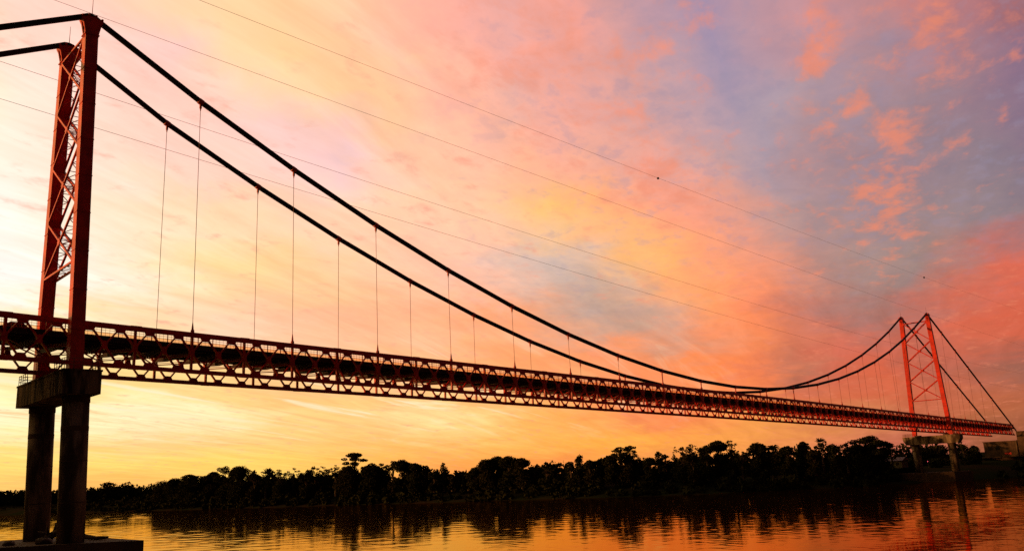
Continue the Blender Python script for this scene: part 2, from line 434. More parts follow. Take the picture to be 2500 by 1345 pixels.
M_BARK = mat('bark', (0.07, 0.05, 0.035), 0.9, 0.1, 0.4, 1.0)
M_SOIL = mat('bank_soil', (0.024, 0.016, 0.010), 0.95, 0.0, 0.5, 0.05, (0.014, 0.018, 0.007), bump=0.15, bscale=0.4)
M_HOUSE = mat('pale_plaster', (0.14, 0.12, 0.085), 0.85, 0.2, 0.3, 0.6)
M_ROOF = mat('tin_roof', (0.10, 0.06, 0.045), 0.6, 0.4, 0.4, 0.8)
M_DARK = mat('dark_opening', (0.02, 0.017, 0.015), 0.9, 0.1)
M_SIGN = mat('red_sign_paint', (0.45, 0.03, 0.02), 0.7, 0.2)
M_WOOD = mat('wet_driftwood', (0.09, 0.055, 0.035), 0.85, 0.2, 0.5, 2.0, bump=0.05, bscale=3.0)
M_CARP = mat('dark_car_paint', (0.035, 0.03, 0.03), 0.3, 0.5)
M_GLASS = mat('car_glass', (0.02, 0.02, 0.022), 0.08, 0.6)
M_TYRE = mat('tyre_rubber', (0.02, 0.02, 0.02), 0.8, 0.2)
M_CLOTH = mat('dark_clothes', (0.03, 0.03, 0.04), 0.9, 0.1)
M_SKIN = mat('skin', (0.25, 0.13, 0.08), 0.6, 0.3)


def mesh_screen():
    m = bpy.data.materials.new('wire_mesh_screen')
    m.use_nodes = True
    t = NT(m.node_tree)
    nt = m.node_tree
    b = nt.nodes['Principled BSDF']
    b.inputs['Base Color'].default_value = (0.4, 0.05, 0.02, 1)
    b.inputs['Roughness'].default_value = 0.6
    tr = t.n('ShaderNodeBsdfTransparent')
    tr.inputs['Color'].default_value = (1.0, 0.68, 0.42, 1)
    mx = t.n('ShaderNodeMixShader')
    mx.inputs[0].default_value = 0.12
    t.l(tr.outputs[0], mx.inputs[1])
    t.l(b.outputs[0], mx.inputs[2])
    t.l(mx.outputs[0], nt.nodes['Material Output'].inputs['Surface'])
    return m


def water_mat():
    m = bpy.data.materials.new('river_water')
    m.use_nodes = True
    t = NT(m.node_tree)
    tc = t.n('ShaderNodeTexCoord')
    p = tc.outputs['Object']
    # ripples long across the current as the light breeze leaves them, plus calm and ruffled patches
    ca, sa = math.cos(R(43)), math.sin(R(43))
    u = t.vm('DOT_PRODUCT', p, (ca, sa, 0), out=1)
    v = t.vm('DOT_PRODUCT', p, (-sa, ca, 0), out=1)
    q = t.comb(u, t.m('MULTIPLY', v, 0.38), 0.0)
    w1 = t.noise(q, 0.55, 3.0, 0.55, 0.3)
    w2 = t.noise(q, 2.3, 2.0, 0.5, 0.2)
    big = t.noise(t.comb(t.m('MULTIPLY', u, 1.0), t.m('MULTIPLY', v, 0.18), 2.0), 0.035, 4.0, 0.6, 0.5)
    amt = t.rng(big, 0.40, 0.66, 0.35, 1.5, smooth=True)
    hgt = t.m('MULTIPLY', t.m('ADD', t.m('MULTIPLY', w1, 0.0020), t.m('MULTIPLY', w2, 0.0010)), amt)
    bp = t.n('ShaderNodeBump')
    bp.inputs['Distance'].default_value = 1.0
    bp.inputs['Strength'].default_value = 1.0
    t.l(hgt, bp.inputs['Height'])
    # silty water: brown body with the reflection's orange painted into the gloss colour
    for nd in list(m.node_tree.nodes):
        if nd.type in ('BSDF_PRINCIPLED',):
            m.node_tree.nodes.remove(nd)
    df = t.n('ShaderNodeBsdfDiffuse')
    df.inputs['Color'].default_value = (0.020, 0.008, 0.003, 1)
    gl = t.n('ShaderNodeBsdfGlossy')
    gl.inputs['Color'].default_value = (1.0, 0.62, 0.18, 1)
    gl.inputs['Roughness'].default_value = 0.042
    fr = t.n('ShaderNodeFresnel')
    fr.inputs['IOR'].default_value = 2.8
    for nd in (df, gl, fr):
        t.l(bp.outputs[0], nd.inputs['Normal'])
    mx = t.n('ShaderNodeMixShader')
    t.l(fr.outputs[0], mx.inputs[0])
    t.l(df.outputs[0], mx.inputs[1])
    t.l(gl.outputs[0], mx.inputs[2])
    t.l(mx.outputs[0], m.node_tree.nodes['Material Output'].inputs['Surface'])
    return m


M_MESH = mesh_screen()
M_WATER = water_mat()

# ------------------------------------------------------------------ setting: water and banks
def river_mesh():
    """one sheet: a fine ripple field over the reach between the banks, on a plain sheet that runs to the horizon"""
    rng = np.random.default_rng(11)
    rs = [20.0]
    while rs[-1] < 900:
        rs.append(rs[-1] + 0.34 + max(0.0, rs[-1]-70)*0.0036)
    rs = np.array(rs)
    th = np.radians(np.linspace(-24, 104, 860))
    RR, TT = np.meshgrid(rs, th, indexing='ij')
    X = -37.5 + RR*np.cos(TT)
    Y = -100.2 + RR*np.sin(TT)
    Z = np.zeros_like(X)
    # calm and ruffled patches drawn out along the current
    patch = np.zeros_like(X)
    for _ in range(14):
        kx, ky = rng.normal(0, .045), rng.normal(0, .010)
        patch += np.sin(X*kx + Y*ky + rng.uniform(0, 6.28))
    patch = np.clip(0.9 + 0.16*patch, 0.45, 1.5)
    mid = np.clip((RR-60)/190.0, 0.12, 1.0)
    def waves(n, l0, l1, slope):
        out = np.zeros_like(X)
        for _ in range(n):
            lam = l0*(l1/l0)**rng.random()
            a = np.radians(43) + rng.normal(0, .75)
            k = 2*np.pi/lam
            amp = slope*math.sqrt(2.0/n)/k
            out += amp*np.sin(k*(X*math.cos(a)+Y*math.sin(a)) + rng.uniform(0, 6.28))
        return out
    Z = patch*(waves(22, 1.1, 3.0, WAVE_SHORT) + mid*waves(26, 3.5, 11.0, WAVE_LONG))
    edge = np.clip((RR-20)/15, 0, 1)*np.clip((900-RR)/60, 0, 1)*np.clip((TT-th[0])/.05, 0, 1)*np.clip((th[-1]-TT)/.05, 0, 1)
    Z *= edge
    nr, nt = X.shape
    V = np.stack([X, Y, Z], -1).reshape(-1, 3)
    big = np.array([(-9000, -9000, -.16), (9000, -9000, -.16), (9000, 9000, -.16), (-9000, 9000, -.16)], float)
    V = np.concatenate([V, big])
    a = (np.arange(nr-1)[:, None]*nt + np.arange(nt-1)[None, :]).ravel()
    F = np.stack([a, a+nt, a+nt+1, a+1], 1)
    F = np.concatenate([F, [[len(V)-4, len(V)-3, len(V)-2, len(V)-1]]])
    me = bpy.data.meshes.new('river')
    me.vertices.add(len(V))
    me.vertices.foreach_set('co', V.astype(np.float32).ravel())
    me.loops.add(F.size)
    me.loops.foreach_set('vertex_index', F.astype(np.int32).ravel())
    me.polygons.add(len(F))
    me.polygons.foreach_set('loop_start', np.arange(0, F.size, 4, dtype=np.int32))
    me.polygons.foreach_set('use_smooth', np.ones(len(F), dtype=bool))
    me.update(calc_edges=True)
    me.materials.append(M_WATER)
    o = bpy.data.objects.new('river', me)
    COL.objects.link(o)
    return o


WAVE_SHORT, WAVE_LONG = 0.018, 0.015
tag(river_mesh(), kind='structure')

BANK = [(520, -2500), (440, -700), (410, -300), (385, -120), (352, -20), (312, 13), (277, 25), (249, 68), (240, 120),
        (235, 212), (228, 341), (226, 450), (226, 560), (205, 665), (170, 780), (100, 900), (-40, 1020), (-300, 1120),
        (-900, 1200), (-4000, 1300)]


def resample(pl, step):
    out = []
    for (a, b) in zip(pl[:-1], pl[1:]):
        n = max(1, int(math.hypot(b[0]-a[0], b[1]-a[1])/step))
        n = min(n, 24)
        for i in range(n):
            t = i/n
            out.append((a[0]+(b[0]-a[0])*t, a[1]+(b[1]-a[1])*t))
    out.append(pl[-1])
    return out


def bank_mesh(name, pl, offs, flip, seed, fan):
    rnd = random.Random(seed)
    pts = resample(pl, 12)
    k = len(offs)
    mb = MB()
    for i, p in enumerate(pts):
        a, b = pts[max(0, i-2)], pts[min(len(pts)-1, i+2)]
        tx, ty = b[0]-a[0], b[1]-a[1]
        L = math.hypot(tx, ty)
        nx, ny = (ty/L, -tx/L)
        if flip:
            nx, ny = -nx, -ny
        fx, fy = fan(p)
        wob = 2.0*math.sin(i*0.7+seed) + 1.2*math.sin(i*1.9)
        for d, z in offs:
            s = min(1.0, d/400.0) if d > 0 else 0
            dx, dy = nx*(1-s)+fx*s, ny*(1-s)+fy*s
            mb.v.append((p[0]+dx*(d+wob*(abs(d) < 100)), p[1]+dy*(d+wob*(abs(d) < 100)), z + (rnd.uniform(-.12, .12)*min(z, 5) if 0.5 < z else 0)))
    for i in range(len(pts)-1):
        for j in range(k-1):
            a = i*k+j
            mb.f.append((a, a+k, a+k+1, a+1) if not flip else (a, a+1, a+k+1, a+k))
    return mb.build(name, M_SOIL, smooth=True, fix=False)


OFF = [(-8, -2.5), (-1.5, -0.3), (0, 0.12), (3, 0.7), (8, 1.6), (15, 3.2), (26, 4.6), (45, 5.4), (80, 6.0), (160, 7.0), (400, 9.0), (1200, 13.0), (5000, 25.0)]


def far_fan(p):
    if p[1] < 300:
        return (1.0, 0.0)
    if p[1] > 950:
        return (0.35, 0.94)
    t = (p[1]-300)/650
    v = (1-t*0.65, t*0.94)
    L = math.hypot(*v)
    return (v[0]/L, v[1]/L)


tag(bank_mesh('far_riverbank', BANK, OFF, False, 3, far_fan), kind='structure')
NEAR = [(-20, -4000), (-22, -600), (-27, -220), (-27.5, -130), (-27.5, -80), (-30, -30), (-42, 40), (-62, 140), (-110, 300), (-240, 520), (-600, 760), (-1600, 980), (-4200, 1100)]
NOFF = [(-8, -2.5), (-1.5, -0.3), (0, 0.12), (2.5, 2.2), (6, 4.8), (10, 7.1), (20, 7.4), (60, 7.8), (200, 8.5), (900, 11.0), (4000, 20.0)]
tag(bank_mesh('near_riverbank', NEAR, NOFF, True, 5, lambda p: (-0.8, -0.6)), kind='structure')

# ------------------------------------------------------------------ bridge geometry, metres
SPAN, WID = 320.0, 9.84
QA, QB = -0.0539, -0.0695


def xk(k):
    """position of hanger station k (0 near tower, 20 far tower) along the bridge"""
    t = k/20.0
    if t < 0:
        return SPAN*t*(1+QA+QB)
    if t > 1:
        return SPAN*(1+(t-1)*(1-QA+QB))
    return SPAN*(t + t*(1-t)*(QA+QB*(1-2*t)))


def ztop(x):
    t = 2*x/SPAN-1
    return 26.493 + 0.155*(1-min(t*t, 1.0)) - 2.353*t


def slope_vec():
    return Vector((1, 0, -2.353*2/SPAN)).normalized()


ZB = 4.89          # top of truss to middle of bottom chord
X_END, X_START = 434.0, xk(-27/4*1.0)
J0, J1 = -27, 108
CAB0, CABA, CABB = 28.17, 66.58, 64.04


def zcab(x):
    t = 2*x/SPAN-1
    return CAB0 + ((CABA if t < 0 else CABB)-CAB0)*t*t


def ycab(x, side):
    t = 2*x/SPAN-1
    b = 0.22*t*t
    return b if side == 0 else WID-b


# ------------------------------------------------------------------ the stiffening truss and deck
deck = thing('bridge_deck', 'long red steel truss roadway of the suspension bridge crossing the whole river', 'bridge deck', (0, 0, 0))


def girder(side):
    y = 0.0 if side == 0 else WID
    X = lambda j: xk(j/4.0)
    ch = MB()
    for j in range(J0, J1):
        a, b = X(j), X(j+1)
        ch.bar((a, y, ztop(a)-.29), (b, y, ztop(b)-.29), 0.46, 0.58)
    g = ch.build('truss_girder', M_RED, deck)
    ch = MB()
    for j in range(J0, J1):
        a, b = X(j), X(j+1)
        ch.bar((a, y, ztop(a)-ZB), (b, y, ztop(b)-ZB), 0.46, 0.48)
    ch.build('bottom_chord', M_RED, g)
    g['label'] = 'near side truss girder' if side == 0 else 'far side truss girder'
    rest = {n: MB() for n in ('diagonal_brace', 'cross_plate', 'node_plate', 'vertical_post', 'splice_plate')}
    for j in range(J0+1, J1):
        single = -4 <= j <= 58
        def add(name, fill):
            m = MB() if single else rest[name]
            fill(m)
            if single:
                m.build(name, M_RED, g)
        x = X(j)
        xl, xr = (X(j-1)+x)/2, (x+X(j+1))/2
        tl, tr = ztop(xl), ztop(xr)
        zc = ztop(x)
        mid = zc-.29-(ZB-.29)/2
        add('diagonal_brace', lambda m: m.bar((xl+.12, y, tl-.5), (xr-.12, y, tr-ZB+.2), 0.26, 0.18))
        add('diagonal_brace', lambda m: m.bar((xl+.12, y, tl-ZB+.2), (xr-.12, y, tr-.5), 0.20, 0.18))
        add('cross_plate', lambda m: m.prism([(x+dx, y-.19, mid+dz) for dx, dz in
                                              ((-.14, -.5), (.14, -.5), (.33, -.26), (.28, 0), (.33, .26), (.14, .5), (-.14, .5), (-.33, .26), (-.28, 0), (-.33, -.26))], (0, .38, 0)))
        for top in (1, 0):
            zz = tr-.58 if top else tr-ZB+.24
            s = -1 if top else 1
            add('node_plate', lambda m: m.prism([(xr+dx, y-.17, zz+s*dz) for dx, dz in ((-.62, 0), (.62, 0), (.4, .42), (-.4, .42))], (0, .34, 0)))
        if j % 2 == 0:
            add('vertical_post', lambda m: m.bar((x, y, zc-.5), (x, y, zc-ZB+.2), 0.30, 0.26, (0, 1, 0)))
        if j % 4 == 2:
            add('splice_plate', lambda m: m.box((x, y, zc+.02), 1.3, .40, .06))
            add('splice_plate', lambda m: m.box((x, y, zc-ZB-.25), 1.2, .40, .05))
    for n, m in rest.items():
        if m.v:
            m.build(n, M_RED, g)['kind'] = 'stuff'


girder(0)
girder(1)

# deck slab, edge beams, stringers as continuous members
DZ = 1.50
XA, XB = xk(J0/4.0), X_END-1
seg = [XA + (XB-XA)*i/40 for i in range(41)]
mb = MB()
for a, b in zip(seg[:-1], seg[1:]):
    mb.bar((a, WID/2, ztop(a)-DZ-.14), (b, WID/2, ztop(b)-DZ-.14), WID-.9, 0.28)
slab = mb.build('deck_slab', M_DECK, deck)
for yy in (0.52, WID-.52):
    mb = MB()
    for a, b in zip(seg[:-1], seg[1:]):
        mb.bar((a, yy, ztop(a)-DZ-.22), (b, yy, ztop(b)-DZ-.22), 0.10, 0.62)
    mb.build('edge_beam', M_DECK, deck)
for yy in (1.9, 3.4, 4.92, 6.4, 7.9):
    mb = MB()
    for a, b in zip(seg[:-1], seg[1:]):
        mb.bar((a, yy, ztop(a)-DZ-.44), (b, yy, ztop(b)-DZ-.44), 0.16, 0.36)
    mb.build('stringer', M_DECK, deck)
rest_fb, rest_lb = MB(), MB()
for j in range(J0+1, J1):
    x = xk(j/4.0)
    z = ztop(x)
    m = MB() if -4 <= j <= 58 else rest_fb
    m.prism([(x-.09, 0.24, z-DZ-.66), (x-.09, WID-.24, z-DZ-.66), (x-.09, WID-.24, z-DZ-1.05), (x-.09, 6.4, z-DZ-1.35), (x-.09, 3.4, z-DZ-1.35), (x-.09, 0.24, z-DZ-1.05)], (.18, 0, 0))
    if m is not rest_fb:
        m.build('floor_beam', M_DECK, deck)
    if j % 2 == 0 and j+2 <= J1:
        xn = xk((j+2)/4.0)
        zl, zn = z-3.05, ztop(xn)-3.05
        for (ya, yb) in ((0.24, WID-.24), (WID-.24, 0.24)):
            m = MB() if -4 <= j <= 58 else rest_lb
            dzz = 0.0 if ya < 1 else 0.13
            m.bar((x, ya, zl+dzz), (xn, yb, zn+dzz), 0.14, 0.12)
            m.bar((x+.28, ya, zl+dzz+.26), (xn+.28, yb, zn+dzz+.26), 0.06, 0.06)
            if m is not rest_lb:
                m.build('lateral_brace', M_RED, deck)
        m = MB() if -4 <= j <= 58 else rest_lb
        m.bar((x, .24, zl-.02), (x, WID-.24, zl-.02), 0.16, 0.2)
        if m is not rest_lb:
            m.build('lateral_strut', M_RED, deck)
rest_fb.build('floor_beam', M_DECK, deck)['kind'] = 'stuff'
rest_lb.build('lateral_brace', M_RED, deck)['kind'] = 'stuff'

for yy, nm in ((0.62, 'near'), (WID-.62, 'far')):
    mb = MB()
    for a, b in zip(seg[:-1], seg[1:]):
        for hh, r in ((1.12, .055), (.78, .04), (.50, .045), (.12, .03)):
            mb.bar((a, yy, ztop(a)-DZ+hh), (b, yy, ztop(b)-DZ+hh), r, r)
    rail = mb.build('railing', M_RED, deck)
    rail['label'] = '%s side railing of the roadway' % nm
    mb = MB()
    for a, b in zip(seg[:-1], seg[1:]):
        k = len(mb.v)
        mb.v += [(a, yy+.04, ztop(a)-DZ+.12), (b, yy+.04, ztop(b)-DZ+.12), (b, yy+.04, ztop(b)-DZ+.50), (a, yy+.04, ztop(a)-DZ+.50)]
        mb.f.append((k, k+1, k+2, k+3))
    if nm == 'near':
        mb.build('mesh_screen', M_MESH, rail)
    rest_p, bal = MB(), MB()
    n = int((XB-XA)/2.0)
    post_mesh = None
    for i in range(n+1):
        x = XA + i*2.0
        z = ztop(x)-DZ
        if -14 < x < 120:
            if post_mesh is None:
                o = MB().box((0, 0, .56), .09, .09, 1.14).build('rail_post', M_RED, rail)
                post_mesh = o.data
            else:
                o = bpy.data.objects.new('rail_post', post_mesh)
                COL.objects.link(o)
                o.parent = rail
            o.location = (x, yy-.07, z)
        else:
            rest_p.box((x, yy-.07, z+.56), .09, .09, 1.14)
        for q in range(1, 4):
            bal.box((x+q*.5, yy, z+.6), .025, .025, 1.0)
    rest_p.build('rail_post', M_RED, rail)['kind'] = 'stuff'
    bal.build('baluster', M_RED, rail)['kind'] = 'stuff'


# ------------------------------------------------------------------ towers
def tower(name, label, loc, rotz, z0, ztp, half0, half1, leanx, thick):
    """legs from z0 to ztp (cable saddle bed); half0/half1 half spacing at deck and at top"""
    T = thing(name, label, 'bridge tower', (loc[0], loc[1], z0), rotz, 'red steel bridge towers')
    H = ztp - z0
    wx = 1.46
    zs = H-2.35                      # where the legs end and the saddles start

    def ctr(s, z):
        f = z/H
        return Vector((leanx*f, s*(half0*(1-f)+half1*f), z))
    for s in (-1, 1):
        mb = MB()
        a, b = ctr(s, 0), ctr(s, zs)
        mb.bar(a, b, wx, thick, (1, 0, 0))
        leg = mb.build('leg', M_RED, T)
        n = 9
        for i in range(1, n):
            c = ctr(s, zs*i/n)
            MB().box(c, wx+.09, thick+.09, 0.10).build('joint_flange', M_RED, leg)
        MB().box(ctr(s, zs), wx+.22, thick+.2, .16).build('joint_flange', M_RED, leg)
        # hatch plates on the outer faces
        for f in (.35, .62, .86):
            for dx in (-.36, .36):
                c = ctr(s, zs*f)
                MB().box((c.x+dx, c.y+s*thick/2, c.z), .24, .05, .34).build('hatch_plate', M_RED, leg)
        # saddle: flares along the bridge and carries the cable over a curved bed
        c0, c1 = ctr(s, zs+.08), ctr(s, H)
        prof = [(-wx/2, 0), (wx/2, 0), (wx/2+.14, .7), (wx/2+.28, 1.35), (1.24, 1.78)]
        for i in range(9):
            xx = 1.24 - 2.48*i/8
            prof.append((xx, 1.92 + .42*(1-(xx/1.24)**2)))
        prof += [(-1.24, 1.78), (-wx/2-.28, 1.35), (-wx/2-.14, .7)]
        mb = MB()
        mb.prism([(c0.x+px, c0.y-thick*.42, c0.z+pz) for px, pz in prof], (0, thick*.84, 0))
        sad = mb.build('saddle', M_RED, T, fix=True)
        for xx in (-1.12, -.4, .4, 1.12):
            MB().box((c0.x+xx, c0.y, c0.z+1.98+.42*(1-(xx/1.24)**2)+.16), .22, thick*.9, .26).build('saddle_clamp', M_RED, sad)
        for sg in (-1, 1):
            m = MB()
            m.bar((c0.x+sg*1.12, c0.y, c0.z+1.6), (c0.x+sg*wx/2, c0.y, c0.z-.5), .10, .12)
            m.build('saddle_bracket', M_RED, sad)
        m = MB()
        m.tube([(c0.x-wx/2-.02, c0.y, c0.z+.75), (c0.x-wx/2-.24, c0.y, c0.z+.75)], .24, 10)
        m.build('saddle_hole', M_DARK, sad)
        m = MB()
        m.tube([(c1.x+.1, c1.y+.1, c1.z), (c1.x+.1, c1.y+.1, c1.z+3.1)], [.05, .025], 5)
        m.build('lightning_rod', M_RUST, T)
    # bracing: a strut above and below and four crosses between, each a laced pair of chords
    zt_, zb_ = zs-.25, zs*0.303
    lev = [zt_ + (zb_-zt_)*i/4 for i in range(5)]

    def brace(pa, pb):
        m = MB()
        d = (pb-pa).normalized()
        for dx in (-wx/2+.1, wx/2-.1):
            m.bar(pa+Vector((dx, 0, 0)), pb+Vector((dx, 0, 0)), .22, .24, (1, 0, 0))
        br = m.build('cross_brace', M_RED, T)
        L = (pb-pa).length
        n = max(6, int(L/1.1))
        for i in range(n):
            q0, q1 = pa+d*(L*i/n), pa+d*(L*(i+1)/n)
            sgn = 1 if i % 2 else -1
            lm = MB().bar(q0+Vector((sgn*(wx/2-.12), 0, 0)), q1+Vector((-sgn*(wx/2-.12), 0, 0)), .05, .09, (0, d.z, -d.y))
            lm.bar(q0+Vector((-(wx/2-.12), 0, 0)), q0+Vector((wx/2-.12, 0, 0)), .05, .08, (0, d.z, -d.y))
            lm.build('lacing_bar', M_RED, br)
    inn = thick/2-.04

    def node(s, z):
        c = ctr(s, z)
        return Vector((c.x, c.y-s*inn, z))
    brace(node(-1, zt_), node(1, zt_))
    for i in range(4):
        brace(node(-1, lev[i]-.25), node(1, lev[i+1]+.25))
        brace(node(1, lev[i]-.25), node(-1, lev[i+1]+.25))
        # plate where the diagonals cross
        c = (ctr(-1, (lev[i]+lev[i+1])/2)+ctr(1, (lev[i]+lev[i+1])/2))/2
        for dx in (-wx/2-.03, wx/2+.03):
            MB().box((c.x+dx, c.y, c.z), .06, .75, .75, Matrix.Rotation(R(45), 3, 'X')).build('crossing_plate', M_RED, T)
    brace(node(-1, lev[4]), node(1, lev[4]))
    return T


NEAR_ROT = R(-4.6)
tower('bridge_tower', 'tall red tower at the left edge with two dark laced legs', (0.3, 4.75), NEAR_ROT, 22.85, 66.6, 6.5, 4.5, -0.35, 1.25)
tower('bridge_tower', 'smaller bright red tower far right with four crossed braces', (320.0, 4.35), 0, 17.35, 64.1, 6.65, 4.9, 0.0, 1.5)


# ------------------------------------------------------------------ piers
def pier(label, loc, rotz, zf0, zf1, zc0, zc1, cap, colx, rad, coly, foot, taper, mcap):
    P = thing('bridge_pier', label, 'bridge pier', (loc[0], loc[1], 0), rotz, 'concrete bridge piers')
    y0, y1, wx = cap
    prof = [(y0+taper, zc0), (y1-taper, zc0), (y1, zc0+(zc1-zc0)*(.55 if taper else 0)), (y1, zc1), (y0, zc1), (y0, zc0+(zc1-zc0)*(.55 if taper else 0))]
    if not taper:
        prof = [(y0, zc0), (y1, zc0), (y1, zc1), (y0, zc1)]
    mb = MB().prism([(-wx/2, a, b) for a, b in prof], (wx, 0, 0))
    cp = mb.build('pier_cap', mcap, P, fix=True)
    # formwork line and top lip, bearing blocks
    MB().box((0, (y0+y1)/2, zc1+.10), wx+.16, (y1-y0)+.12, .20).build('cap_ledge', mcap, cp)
    for yy in (-5.2, 5.2):
        MB().box((0, yy, zc1+.20+.2), 2.2, 2.0, .40).build('bearing_block', M_CONC2, cp)
    for yy in coly:
        a, b = Vector((colx[0], yy, zf1)), Vector((colx[1], yy, zc0))
        cl = MB().tube([a, b], rad, 32).build('pier_column', M_CONC, P, smooth=False)
        cl.data.polygons.foreach_set('use_smooth', [len(p.vertices) == 4 for p in cl.data.polygons])
        for f, hb in ((.27, .05), (.55, .05), (.775, .26)):
            c = a.lerp(b, f)
            MB().tube([c-Vector((0, 0, hb)), c+Vector((0, 0, hb))], rad+.02, 32).build('column_joint', M_CONC2, cl)
        MB().tube([a.lerp(b, .955), b], rad+.06, 32).build('column_head', M_CONC2, cl)
    ft = MB().prism([(x, y, zf0) for x, y in foot], (0, 0, zf1-zf0)).build('pier_footing', M_CONC2, P, fix=True)
    # maintenance rails on the cap's ends
    for ye, sg in ((y0+.15, 1), (y1-.15, -1)):
        m = MB()
        path = [(-wx/2+.1, ye+sg*3.6), (-wx/2+.1, ye), (wx/2-.1, ye), (wx/2-.1, ye+sg*3.6)]
        for (p, q) in zip(path[:-1], path[1:]):
            for hh in (.45, .8, 1.15):
                m.tube([(p[0], p[1], zc1+.2+hh), (q[0], q[1], zc1+.2+hh)], .035, 5)
        gr = m.build('guard_rail', M_RUST, P)
        for (p, q) in zip(path[:-1], path[1:]):
            for i in range(4):
                t = i/4.0
                x, y = p[0]+(q[0]-p[0])*t, p[1]+(q[1]-p[1])*t
                MB().tube([(x, y, zc1+.15), (x, y, zc1+1.4)], .04, 5).build('rail_post', M_RUST, gr)
    return P


def world_to_local(pts, loc, rot):
    c, s = math.cos(-rot), math.sin(-rot)
    return [((x-loc[0])*c-(y-loc[1])*s, (x-loc[0])*s+(y-loc[1])*c) for x, y in pts]


near_foot = world_to_local([(5, -9.3), (7.4, 10), (4.5, 18.8), (-1, 19.5), (-6.5, 13), (-7, 2.7)], (0.3, 4.75), NEAR_ROT)
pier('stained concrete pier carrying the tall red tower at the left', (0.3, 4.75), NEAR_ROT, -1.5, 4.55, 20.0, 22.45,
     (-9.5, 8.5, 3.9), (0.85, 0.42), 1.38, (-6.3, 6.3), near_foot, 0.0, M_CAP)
far_foot = [(-6.5, -7.6), (-6.5, 11.6), (-1, 15), (5, 13), (6, -9), (1, -12)]
pier('pale concrete pier in the water carrying the smaller red tower far right', (320.0, 4.6), 0, -1.5, 3.5, 14.1, 16.95,
     (-10.3, 10.4, 4.4), (0.0, 0.0), 1.45, (-6.5, 6.6), far_foot, 1.0, M_CONC)

# ------------------------------------------------------------------ main cables
CABLES = []


def main_cable(side):
    nm = ('near', 'far')[side]
    base = thing('main_cable', ('thick black main cable, upper of the two at the left tower' if side == 0 else 'thick black main cable, lower of the two at the left tower'), 'cable', group='main suspension cables')
    sx0 = -0.35 + (0.3 + (-4.5 if side == 0 else 4.5)*math.sin(-NEAR_ROT))
    yt0 = 4.75 + (-4.5 if side == 0 else 4.5)
    yt1 = 4.35 + (-4.9 if side == 0 else 4.9)
    pts = [(-150.0, ycab(0, side), 5.0), (sx0-1.2, yt0, 66.6-.30+.12), (sx0-.5, yt0, 66.6+.22), (sx0, yt0, 66.6+.30), (sx0+.5, yt0, 66.6+.22), (sx0+1.2, yt0, 66.6-.30+.12)]
    for k in range(1, 20):
        x = xk(k)
        pts.append((x, ycab(x, side), zcab(x)))
    pts += [(320-1.2, yt1, 64.1-.30+.12), (320-.6, yt1, 64.1+.22), (320, yt1, 64.1+.30), (320+.6, yt1, 64.1+.22), (320+1.2, yt1, 64.1-.30+.12), (435.5, 0.2 if side == 0 else WID-.2, 19.7)]
    pts[0] = (-80.5, ycab(0, side), 22.8)
    for dy in (-.12, .12):
        for dz in (-.23, 0.0, .23):
            MB().tube([(p[0], p[1]+dy, p[2]+dz) for p in pts], .128, 8).build('cable_strand', M_CABLE, base)
    CABLES.append((yt0, yt1, sx0))


main_cable(0)
main_cable(1)

ORD = ['zeroth', 'first', 'second', 'third', 'fourth', 'fifth', 'sixth', 'seventh', 'eighth', 'ninth', 'tenth', 'eleventh', 'twelfth',
       'thirteenth', 'fourteenth', 'fifteenth', 'sixteenth', 'seventeenth', 'eighteenth', 'nineteenth']
for side in (0, 1):
    nm = ('near', 'far')[side]
    for k in list(range(1, 20)) + list(range(21, 26)):
        x = xk(k)
        if k < 20:
            y, z = ycab(x, side), zcab(x)
            dzc = (zcab(x+.5)-zcab(x-.5))
            lab = '%s hanger rope from the left tower on the %s main cable' % (ORD[k], nm)
            grp = 'hanger ropes of the main span'
        else:
            f = (x-321.55)/(435.5-321.55)
            ya = CABLES[side][1]
            yb = 0.2 if side == 0 else WID-.2
            y, z = ya+(yb-ya)*f, 63.9+(19.7-63.9)*f
            dzc = (19.7-63.9)/(435.5-321.55)
            lab = '%s hanger rope right of the far tower on the %s cable' % (ORD[k-20], nm)
            grp = 'hanger ropes of the far side span'
        yd = 0.0 if side == 0 else WID
        zt = ztop(x)
        if z-zt < 1.0:
            continue
        hg = thing('hanger_rope', lab, 'hanger rope', (x, yd, zt), 0, grp)
        dv = Vector((1, 0, dzc)).normalized()
        c = Vector((0, y-yd, z-zt))
        m = MB()
        m.tube([c-dv*.38, c-dv*.30, c+dv*.30, c+dv*.38], [.30, .43, .43, .30], 10)
        m.bar(c-Vector((0, 0, .35)), c-Vector((0, 0, .95)), .20, .26)
        m.tube([c-Vector((0, 0, .9)), c-Vector((0, 0, 1.3))], [.11, .06], 6)
        m.build('cable_clamp', M_REDROD, hg)
        short = z-zt < 5.0
        m = MB()
        if short:
            m.tube([(0, 0, .3), tuple(c-Vector((0, 0, .8)))], .12, 8)
        else:
            m.tube([(0, 0, .5), tuple(c-Vector((0, 0, 1.0)))], .036, 5)
        m.build('rope', M_ROPE if not short else M_REDROD, hg)
        m = MB()
        m.tube([(0, 0, -.02), (0, 0, .28), (0, 0, .42), (0, 0, .62), (0, 0, 1.35)], [.24, .24, .14, .13, .045], 8)
        m.build('socket', M_REDROD, hg)

